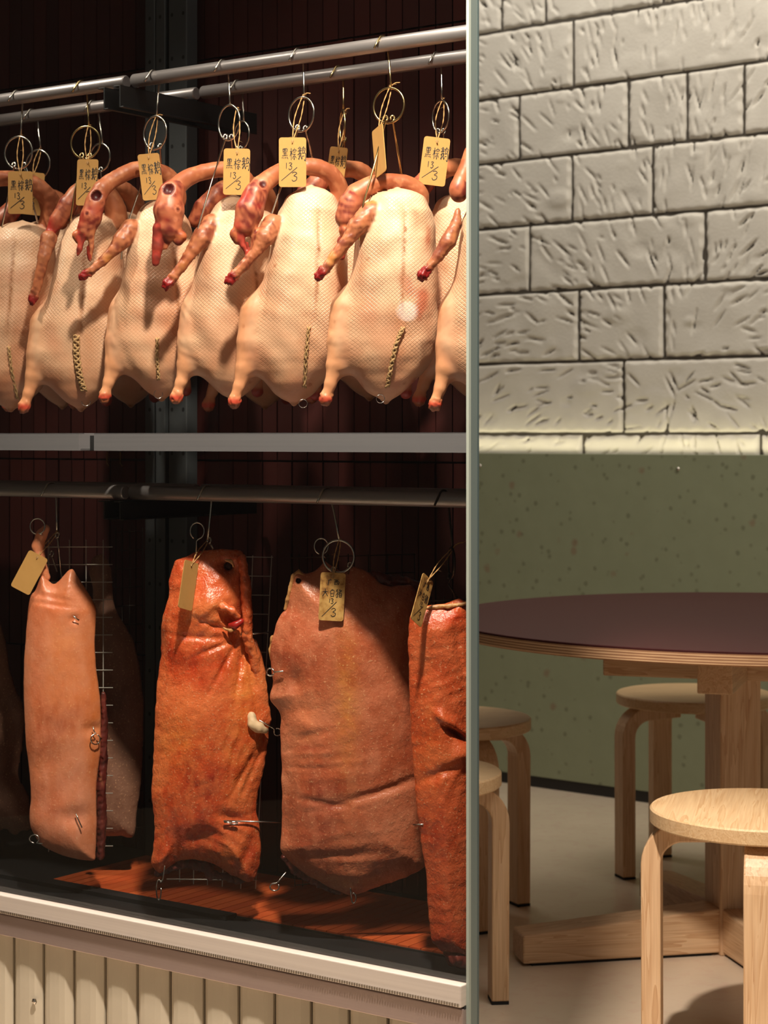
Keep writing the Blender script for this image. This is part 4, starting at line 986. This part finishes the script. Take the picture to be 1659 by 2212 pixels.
pk1 = cured_pork([(60, 1325), (66, 1288), (78, 1274), (90, 1240), (103, 1252), (116, 1262), (132, 1250), (154, 1228), (166, 1244), (185, 1272), (200, 1297), (208, 1322), (205, 1380), (207, 1436), (216, 1505), (218, 1568), (216, 1631), (210, 1678), (208, 1725), (209, 1787), (206, 1846), (204, 1858), (175, 1856), (135, 1847), (100, 1831), (83, 1816), (67, 1787), (64, 1756), (67, 1725), (63, 1662), (56, 1599), (52, 1505), (52, 1443), (56, 1380)],
    ZD(135, DP), 34, 26, M['pork_pink'], 'smooth pinkish pork side, leftmost in the lower row, with a dried meat edge', seed=31, rag=.6, wr=1.0,
    dents=[(130, 1700, 60, 36, 40, 7), (110, 1640, 60, 30, 20, 6), (120, 1290, 40, 7, -12, 5), (115, 1303, 46, 5, -8, 5), (165, 1335, 8, 8, 0, 8), (203, 1572, 18, 12, 0, 8), (165, 1758, 34, 20, 0, 8)],
    cols=[(125, 1320, 80, 60, 0, (1.0, .74, .62)), (204, 1520, 17, 260, 0, (1.0, .74, .36)), (150, 1470, 60, 90, 0, (1.02, .84, .66)), (80, 1500, 20, 160, 0, (.98, .80, .72)), (150, 1420, 50, 120, 0, (1.05, .92, .68)), (120, 1740, 90, 120, 0, (1.04, .98, 1.04)), (88, 1440, 16, 90, 0, (.9, .74, .66))])
lump(pk1, 'meat_edge', M['meat'], [(222, 1500, 8, 5), (224, 1560, 8, 8), (222, 1640, 8, 9), (218, 1700, 8, 10), (218, 1780, 8, 11), (216, 1850, 8, 9)], 3)
lump(pk1, 'trotter', M['pork_pink'], [(98, 1248, 4, 10), (86, 1210, 0, 12), (82, 1180, -2, 13), (90, 1155, -2, 12), (100, 1142, -2, 9)], 4, 1.0)
pk2 = cured_pork([(378, 1210), (400, 1203), (430, 1190), (470, 1187), (520, 1189), (530, 1210), (536, 1260), (542, 1310), (550, 1370), (563, 1410), (573, 1449), (578, 1498), (586, 1553), (581, 1576), (578, 1608), (570, 1660), (557, 1709), (554, 1752), (560, 1781), (563, 1823), (562, 1865), (549, 1898), (532, 1905), (500, 1889), (478, 1876), (452, 1863), (420, 1857), (390, 1860), (366, 1872), (346, 1886), (332, 1872), (326, 1860), (331, 1835), (335, 1787), (331, 1756), (328, 1715), (329, 1678), (334, 1599), (337, 1521), (342, 1458), (348, 1411), (351, 1335), (366, 1288), (365, 1262), (371, 1234)],
    ZD(450, DP), 52, 46, M['pork_red'], 'glossy red-orange pork head and side with a dark eye hollow, second in the lower row', seed=32, wr=2.4,
    dents=[(493, 1224, 14, 18, 60, 26), (508, 1340, 34, 9, -35, 24), (470, 1300, 60, 30, 20, -12), (545, 1380, 50, 14, 70, 12), (520, 1420, 16, 90, 15, 10), (548, 1450, 8, 80, 10, 9), (440, 1800, 50, 20, 10, 12), (380, 1830, 12, 50, 0, 12), (530, 1850, 10, 40, -20, 10), (400, 1540, 70, 60, 0, -8), (500, 1760, 30, 12, -15, 10), (478, 1352, 46, 5, -22, 8), (476, 1392, 50, 5, 22, 8), (492, 1425, 56, 5, 62, 9), (520, 1440, 60, 5, 84, 9), (540, 1445, 60, 4.5, 100, 8), (440, 1372, 60, 6, -3, 6), (415, 1400, 60, 30, 10, -8), (440, 1310, 50, 34, 10, -10), (556, 1640, 70, 6, 66, 8), (536, 1650, 60, 6, 62, 8)],
    ridges=[(500, 1620, 62, 7, 75, 7), (515, 1440, 70, 8, -75, 8), (450, 1350, 70, 9, 40, 6), (500, 1800, 60, 8, -30, 6), (380, 1800, 50, 9, 70, 4)],
    cols=[(420, 1250, 70, 46, 0, (1.0, .72, .72)), (430, 1440, 80, 36, -10, (1.0, .70, .66)), (420, 1790, 90, 34, 0, (.98, .72, .62)), (355, 1370, 10, 34, 0, (.42, .50, .62)), (530, 1500, 26, 90, 0, (1.15, 1.5, 1.0)), (510, 1600, 30, 90, 0, (1.1, 1.4, 1.1)), (470, 1320, 40, 26, 0, (1.1, 1.25, 1.2)), (400, 1600, 50, 60, 0, (1.1, 1.3, .9)), (493, 1222, 13, 16, 0, (.16, .13, .12)), (530, 1290, 10, 60, 0, (.8, .62, .6)), (470, 1850, 80, 20, 0, (1.15, 1.3, 1.0))], holes=[(494, 1222, 9)])
lump(pk2, 'skin_flap', M['pork_red'], [(524, 1205, -22, 9), (533, 1260, -32, 11), (536, 1320, -34, 12), (536, 1372, -28, 11), (550, 1420, -12, 11), (562, 1480, -2, 9), (570, 1530, 6, 7)], 15, 2.5)
lump(pk2, 'eyelid', M['fat'], [(492, 1207, -42, 3), (502, 1209, -42, 3.5), (508, 1220, -40, 3)], 16, 1)
lump(pk2, 'lip', M['pork_red'], [(462, 1304, -44, 6), (484, 1304, -50, 9), (506, 1316, -52, 9), (518, 1328, -48, 6)], 17, 2.0)
lump(pk2, 'tongue', simple('red_tongue', srgb(164, 34, 28), .35, bump=.4, bscale=120), [(500, 1346, -44, 5), (512, 1346, -48, 8), (524, 1338, -46, 7)], 5, .8)
lump(pk2, 'gum', M['fat'], [(486, 1352, -46, 3), (502, 1357, -48, 4), (512, 1356, -46, 3)], 6, 1.2)
lump(pk2, 'bone', simple('bare_bone', srgb(226, 190, 150), .5), [(545, 1542, -30, 10), (548, 1558, -34, 11), (560, 1566, -34, 11), (574, 1573, -26, 8)], 7, 1.8)
lump(pk2, 'inner_meat', M['meat'], [(340, 1888, 10, 9), (362, 1878, 14, 10), (400, 1868, 20, 11), (446, 1878, 20, 12), (452, 1894, 16, 8), (490, 1898, 14, 8), (525, 1904, 8, 6)], 8, 5)
pk3 = cured_pork([(702, 1212), (721, 1225), (741, 1235), (760, 1224), (783, 1231), (803, 1241), (819, 1258), (842, 1267), (870, 1264), (895, 1270), (915, 1330), (925, 1450), (928, 1600), (930, 1750), (925, 1850), (910, 1877), (858, 1901), (793, 1924), (757, 1934), (728, 1924), (682, 1901), (646, 1878), (620, 1856), (606, 1833), (609, 1784), (609, 1709), (607, 1628), (607, 1579), (604, 1540), (594, 1524), (583, 1507), (590, 1472), (588, 1452), (584, 1420), (583, 1401), (591, 1368), (607, 1328), (620, 1312), (622, 1290), (628, 1262), (634, 1240), (646, 1230), (658, 1240), (682, 1233)],
    ZD(760, DP+.045), 64, 60, M['pork_brown'], 'broad brown-red pork side under the lettered tag, third in the lower row', seed=33, wr=1.6,
    dents=[(820, 1700, 110, 9, 17, 7), (700, 1725, 60, 6, -8, 4), (640, 1470, 16, 30, 0, 10), (660, 1560, 30, 20, 0, -8), (720, 1840, 100, 10, 5, 4), (625, 1800, 14, 60, 0, 6), (690, 1650, 80, 5, 4, 3), (830, 1560, 60, 200, 0, -6)],
    ridges=[(690, 1620, 90, 9, 10, 4), (740, 1850, 100, 10, 4, 4)],
    cols=[(750, 1500, 26, 170, 0, (1.1, 1.25, .7)), (670, 1540, 40, 90, 0, (1.15, 1.15, 1.05)), (900, 1500, 50, 240, 0, (.8, .62, .6)), (670, 1610, 22, 8, 0, (.8, .5, .5)), (760, 1900, 120, 14, 0, (1.1, 1.3, 1.0)), (640, 1260, 26, 24, 0, (1.0, 1.1, 1.0))], holes=[(645, 1254, 6)])
lump(pk3, 'rind_flap', M['fat'], [(616, 1316, -4, 4), (622, 1294, -6, 4.5), (628, 1266, -7, 4.5), (634, 1243, -7, 4.5), (646, 1234, -7, 4), (656, 1241, -7, 3)], 9, 1.6)
lump(pk3, 'inner_meat', M['meat'], [(616, 1852, 6, 9), (640, 1880, 12, 12), (690, 1910, 10, 9), (735, 1930, 6, 7)], 10, 4)
lump(pk3, 'upper_meat', M['meat'], [(806, 1240, 10, 8), (835, 1256, 16, 11), (870, 1258, 20, 12), (905, 1268, 20, 12)], 11, 4)
lump(pk3, 'rag_edge', M['fat'], [(588, 1375, 4, 4), (584, 1405, 6, 4), (586, 1425, 8, 5)], 12, 2)
pk4 = cured_pork([(902, 1312), (930, 1307), (960, 1304), (1005, 1298), (1016, 1400), (1017, 1600), (1016, 1800), (1016, 2000), (1013, 2060), (985, 2064), (960, 2058), (945, 2046), (932, 2031), (928, 1999), (923, 1937), (920, 1888), (910, 1823), (897, 1709), (889, 1595), (884, 1465), (882, 1414), (884, 1336)],
    ZD(960, DP-.01), 44, 40, M['pork_deep'], 'deep red pork side with a puckered slit, rightmost by the glass edge', seed=34, wr=2.0,
    dents=[(985, 1582, 34, 6, -38, 26), (965, 1555, 30, 12, -38, -14), (1000, 1630, 26, 26, 0, -18), (960, 1660, 60, 10, 25, 8), (930, 1440, 30, 40, 0, 6), (990, 1400, 8, 60, 10, 8)],
    ridges=[(950, 1480, 70, 8, 20, 4), (985, 1680, 50, 9, 60, 5)],
    cols=[(985, 1584, 34, 6, -38, (.2, .16, .16)), (940, 1312, 90, 8, 0, (1.35, 1.4, 1.1)), (930, 1600, 30, 120, 0, (1.1, 1.25, 1.0)), (970, 1330, 60, 16, 0, (1.1, .5, .45)), (960, 1640, 50, 30, 0, (1.1, 1.2, 1.1)), (970, 2030, 60, 40, 0, (.7, .4, .4))])
lump(pk4, 'meat_stub', M['meat'], [(970, 2056, 0, 14), (985, 2068, 0, 20), (1000, 2076, 0, 17)], 13, 3)
lump(pk4, 'cut_rim', M['fat'], [(905, 1315, -2, 4), (935, 1311, -12, 5), (970, 1308, -16, 5), (1004, 1303, -14, 4)], 14, 1.8)
bk1 = cured_pork([(-60, 1330), (-10, 1330), (8, 1370), (20, 1440), (34, 1490), (48, 1520), (53, 1560), (50, 1610), (44, 1640), (40, 1680), (52, 1700), (64, 1730), (66, 1790), (48, 1792), (36, 1802), (22, 1800), (8, 1790), (-60, 1796)], ZD(10, D2), 30, 24, M['pork_shaded'], 'shaded pale pork piece on the back rod at the left picture edge', seed=35, h=5, wr=2,
    dents=[(30, 1560, 20, 60, 10, 10), (30, 1640, 16, 40, 0, 10)], grp='pork pieces on the back rod')
bk2 = cured_pork([(200, 1205), (222, 1196), (240, 1230), (246, 1300), (262, 1340), (285, 1375), (300, 1430), (309, 1500), (311, 1560), (308, 1620), (304, 1693), (296, 1756), (290, 1806), (262, 1806), (232, 1806), (180, 1806), (150, 1790), (150, 1600), (160, 1450), (185, 1360), (202, 1290), (194, 1240)], ZD(240, D2), 30, 26, M['pork_shaded'], 'shaded pork side on the back rod between the pink side and the uprights', seed=36, h=5, wr=1.4,
    dents=[(270, 1600, 30, 60, 0, 8), (220, 1260, 8, 60, 0, 8)], grp='pork pieces on the back rod')
# wire grids the sides are pinned to
def grid(Zg, rows, cols, lb, mat='wire', r=.00085):
    def at_d(x, y, d): return at_z(x, y, Zg+(d-Zg))
    """rows: (y, x0, x1, y at x1); cols: (x0, y0, x1, y1) in picture pixels"""
    d = Zg; o = at_d(cols[0][0], cols[0][1], d); b = MB()
    for y, x0, x1, y1 in rows: b.tube(rel([at_d(x0, y, d), at_d(x1, y1, d)], o), r, 6)
    for x0, y0, x1, y1 in cols: b.tube(rel([at_d(x0, y0, d+.0018), at_d(x1, y1, d+.0018)], o), r, 6)
    g = b.build('wire_grid', M[mat], None, loc=tuple(o), smooth=True); tag(g, lb, 'wire grid', 'wire grids behind the pork sides'); return g
grid(pk1.location.y+.026, [(1181.5+38.0*i, 96, 243-(i > 6)*-1, 1181.5+38.0*i) for i in range(18)], [(x, 1166, x, 1840) for x in (105, 150, 186, 223)], 'steel wire grid pinned behind the pinkish pork side')
grid(pk2.location.y+.030, [(1202+41*i, 470 if i < 14 else 360, 590-3.1*min(i, 11), 1204+41*i) for i in range(18)], [(587, 1200, 552, 1920), (546, 1200, 520, 1920), (505, 1240, 480, 1915), (465, 1240, 448, 1912), (425, 1300, 418, 1910), (390, 1320, 388, 1905)], 'wire grid showing right of the red-orange pork head')
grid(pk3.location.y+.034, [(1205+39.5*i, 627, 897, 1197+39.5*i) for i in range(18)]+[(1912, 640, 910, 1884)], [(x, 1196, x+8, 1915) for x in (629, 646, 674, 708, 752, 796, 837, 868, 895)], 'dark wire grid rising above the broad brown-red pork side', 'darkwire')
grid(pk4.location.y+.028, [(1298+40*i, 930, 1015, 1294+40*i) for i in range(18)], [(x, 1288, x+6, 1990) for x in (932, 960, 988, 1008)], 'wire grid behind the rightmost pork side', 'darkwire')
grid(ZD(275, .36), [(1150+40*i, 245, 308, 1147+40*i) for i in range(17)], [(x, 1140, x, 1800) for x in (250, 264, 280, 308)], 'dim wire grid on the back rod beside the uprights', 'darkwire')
# hooks of the lower row
for px, sh, rg_, pr_, lb, mt in (
    (96, (123, 1145), None, [[(124, 1160, 0), (128, 1200, 4), (134, 1250, 8)], [(112, 1200, 4), (124, 1235, 6)]], 'dark wire hook on the lower rod holding the pinkish pork side', 'steel'),
    (433, (449, 1166), None, [[(452, 1172, 0), (460, 1184, 0), (461, 1200, 4)]], 'dark wire hook on the lower rod over the red-orange pork head', 'steel'),
    (691, (733, 1166), (731, 1202, 34, 35), [[(720, 1236, 2), (712, 1246, 8)], [(756, 1226, 2), (752, 1240, 8)]], 'big ring hook on the lower rod over the broad pork side', 'steel'),
    (944, (978, 1182), (975, 1216, 6, 33), [[(972, 1250, -2), (968, 1262, -6), (978, 1276, -4), (992, 1304, 0)]], 'ring and hook on the lower rod over the rightmost pork side', 'darkwire')):
    hanger('pork_hanger', px, D1, zr2, RR*1.05, sh, rg_, pr_, lb, mt, grp='hooks of the pork sides')
def drop(o, px, py, lift=.004):
    me = o.data; n = len(me.vertices); co = np.empty(n*3, np.float32); me.vertices.foreach_get('co', co); V = co.reshape(-1, 3)
    lx, ly, lz = o.location; x = (px-CX)/F*ly-lx; z = EYE+(HY-py)/F*ly-lz
    i = np.argsort((V[:, 0]-x)**2+(V[:, 2]-z)**2)[:40]; return at_z(px, py, ly+float(V[i, 1].min())-lift)
def ring_pin(pts, ring, lb, d=.13, r=.0011, mat='steel', on=None):
    at_d = (lambda x, y, d_: drop(on, x, y)) if on else globals()['at_d']
    cx, cy, rx, ry = ring; a0 = math.atan2(-(pts[-1][1]-cy)/ry, (pts[-1][0]-cx)/rx)
    o = at_d(pts[0][0], pts[0][1], d)
    P = [at_d(x, y, d) for x, y in pts]+[at_d(cx+rx*math.cos(a0+math.radians(i*17)), cy-ry*math.sin(a0+math.radians(i*17)), d) for i in range(1, 21)]
    g = MB().tube(rel(P, o), r, 7).build('ring_pin', M[mat], None, loc=tuple(o), smooth=True); tag(g, lb, 'skewer', 'wire pins and skewers')
def skewer(pts, lb, d=.13, r=.0012, mat='steel', on=None):
    at_d = (lambda x, y, d_: drop(on, x, y)) if on else globals()['at_d']
    o = at_d(*pts[0], d); g = MB().tube(rel([at_d(x, y, d) for x, y in pts], o), r, 7).build('skewer', M[mat], None, loc=tuple(o), smooth=True); tag(g, lb, 'skewer', 'wire pins and skewers')
ring_pin([(201, 1570), (203, 1580), (207, 1585)], (206, 1597, 10, 11), 'ring pin near the right edge of the pinkish pork side', on=pk1)
skewer([(164, 1757), (168, 1768), (177, 1788)], 'short wire staple in the lower part of the pinkish pork side', on=pk1)
skewer([(159, 1331), (164, 1336), (171, 1340)], 'short pin end near the top of the pinkish pork side', on=pk1)
ring_pin([(92, 1822), (78, 1821)], (74, 1812, 10, 9), 'wire ring at the lower left corner of the pinkish pork side', d=.15, on=pk1)
ring_pin([(92, 1155), (84, 1152)], (81, 1137, 16, 17), 'wire ring above the trotter of the pinkish pork side', d=.15, on=pk1)
ring_pin([(424, 1200), (424, 1170)], (426, 1147, 15, 18), 'ring pin standing up from the red-orange pork head', d=.15, on=pk2)
ring_pin([(703, 1206), (697, 1198)], (694, 1180, 15, 17), 'small wire ring left of the big ring hook', d=.17, on=pk3)
skewer([(483, 1773), (560, 1775), (623, 1777)], 'long steel skewer bridging the red-orange and broad pork sides', d=.118, on=pk2)
ring_pin([(484, 1776), (500, 1777)], (505, 1778, 8, 2.4), 'flattened loop at the left end of the long skewer', d=.117, on=pk2)
skewer([(520, 1372), (555, 1369), (588, 1365)], 'wire tie between the red-orange head and the broad pork side', d=.135, on=pk2)
ring_pin([(560, 1556), (592, 1574)], (600, 1581, 8, 8), 'ring skewer through the bare bone', d=.132, on=pk2)
ring_pin([(612, 1450), (592, 1452)], (584, 1452, 8, 8), 'ring skewer at the upper left of the broad pork side', d=.15, on=pk3)
ring_pin([(356, 1870), (352, 1900)], (343, 1922, 5, 22), 'ring skewer hanging below the red-orange pork side', d=.14, on=pk2)
ring_pin([(618, 1884), (600, 1906)], (593, 1916, 10, 8), 'ring skewer poking out at the lower left of the broad pork side', d=.15, on=pk3)
ring_pin([(757, 1918), (758, 1930)], (764, 1940, 5, 11), 'wire loop at the bottom tip of the broad pork side', d=.13, on=pk3)
skewer([(892, 1781), (915, 1781)], 'short skewer end between the two right pork sides', d=.13)
ptag((84, 1198), (121, 1150), 46, 88, 28, 0, 'blank kraft tag tilted on the pinkish pork side', on=pk1, lift=0.006, dt=.115, seed=21, text=None)
ptag((414, 1213), (447, 1168), 52, 104, 14, 60, 'blank kraft tag seen obliquely on the red-orange pork head', on=pk2, lift=0.02, dt=.105, seed=22, text=None)
ptag((720, 1237), (733, 1168), 54, 104, 3, 0, 'stained lettered kraft tag on the broad pork side', on=pk3, lift=0.008, dt=.105, seed=23, text='pig', mat='card_stained')
ptag((925, 1247), (977, 1183), 50, 108, 29, 58, 'oblique lettered kraft tag left of the rightmost pork side', on=pk4, lift=0.022, dt=.10, seed=24, text='pig', mat='card_stained', knot=(.016, .008))
# small bare hooks under the trays by the uprights
for x, y, lb in ((231, 982, 'left thin wire hook under the drip tray gap'), (260, 982, 'right thin wire hook under the drip tray gap')):
    o = at_d(x, y, .2); g = MB().tube(rel([at_d(x, y-6, .2), at_d(x, y+18, .2), at_d(x+4, y+24, .19)], o), .0009, 6).build('wire_hook', M['brass'], None, loc=tuple(o), smooth=True); tag(g, lb, 'hook')
# keep what hangs by the side wall inside it
for o in bpy.data.objects:
    if o.type == 'MESH' and o.get('category') == 'goose' and o.location.x > .03 and 'back' in o['label']:
        me = o.data.copy(); o.data = me; q = o.scale[0]
        for v in me.vertices:
            x, y = o.location.x+v.co.x*q, o.location.y+v.co.y*q; lim = (1016-CX)/F*y
            if x > lim: v.co.x = (lim-o.location.x)/q
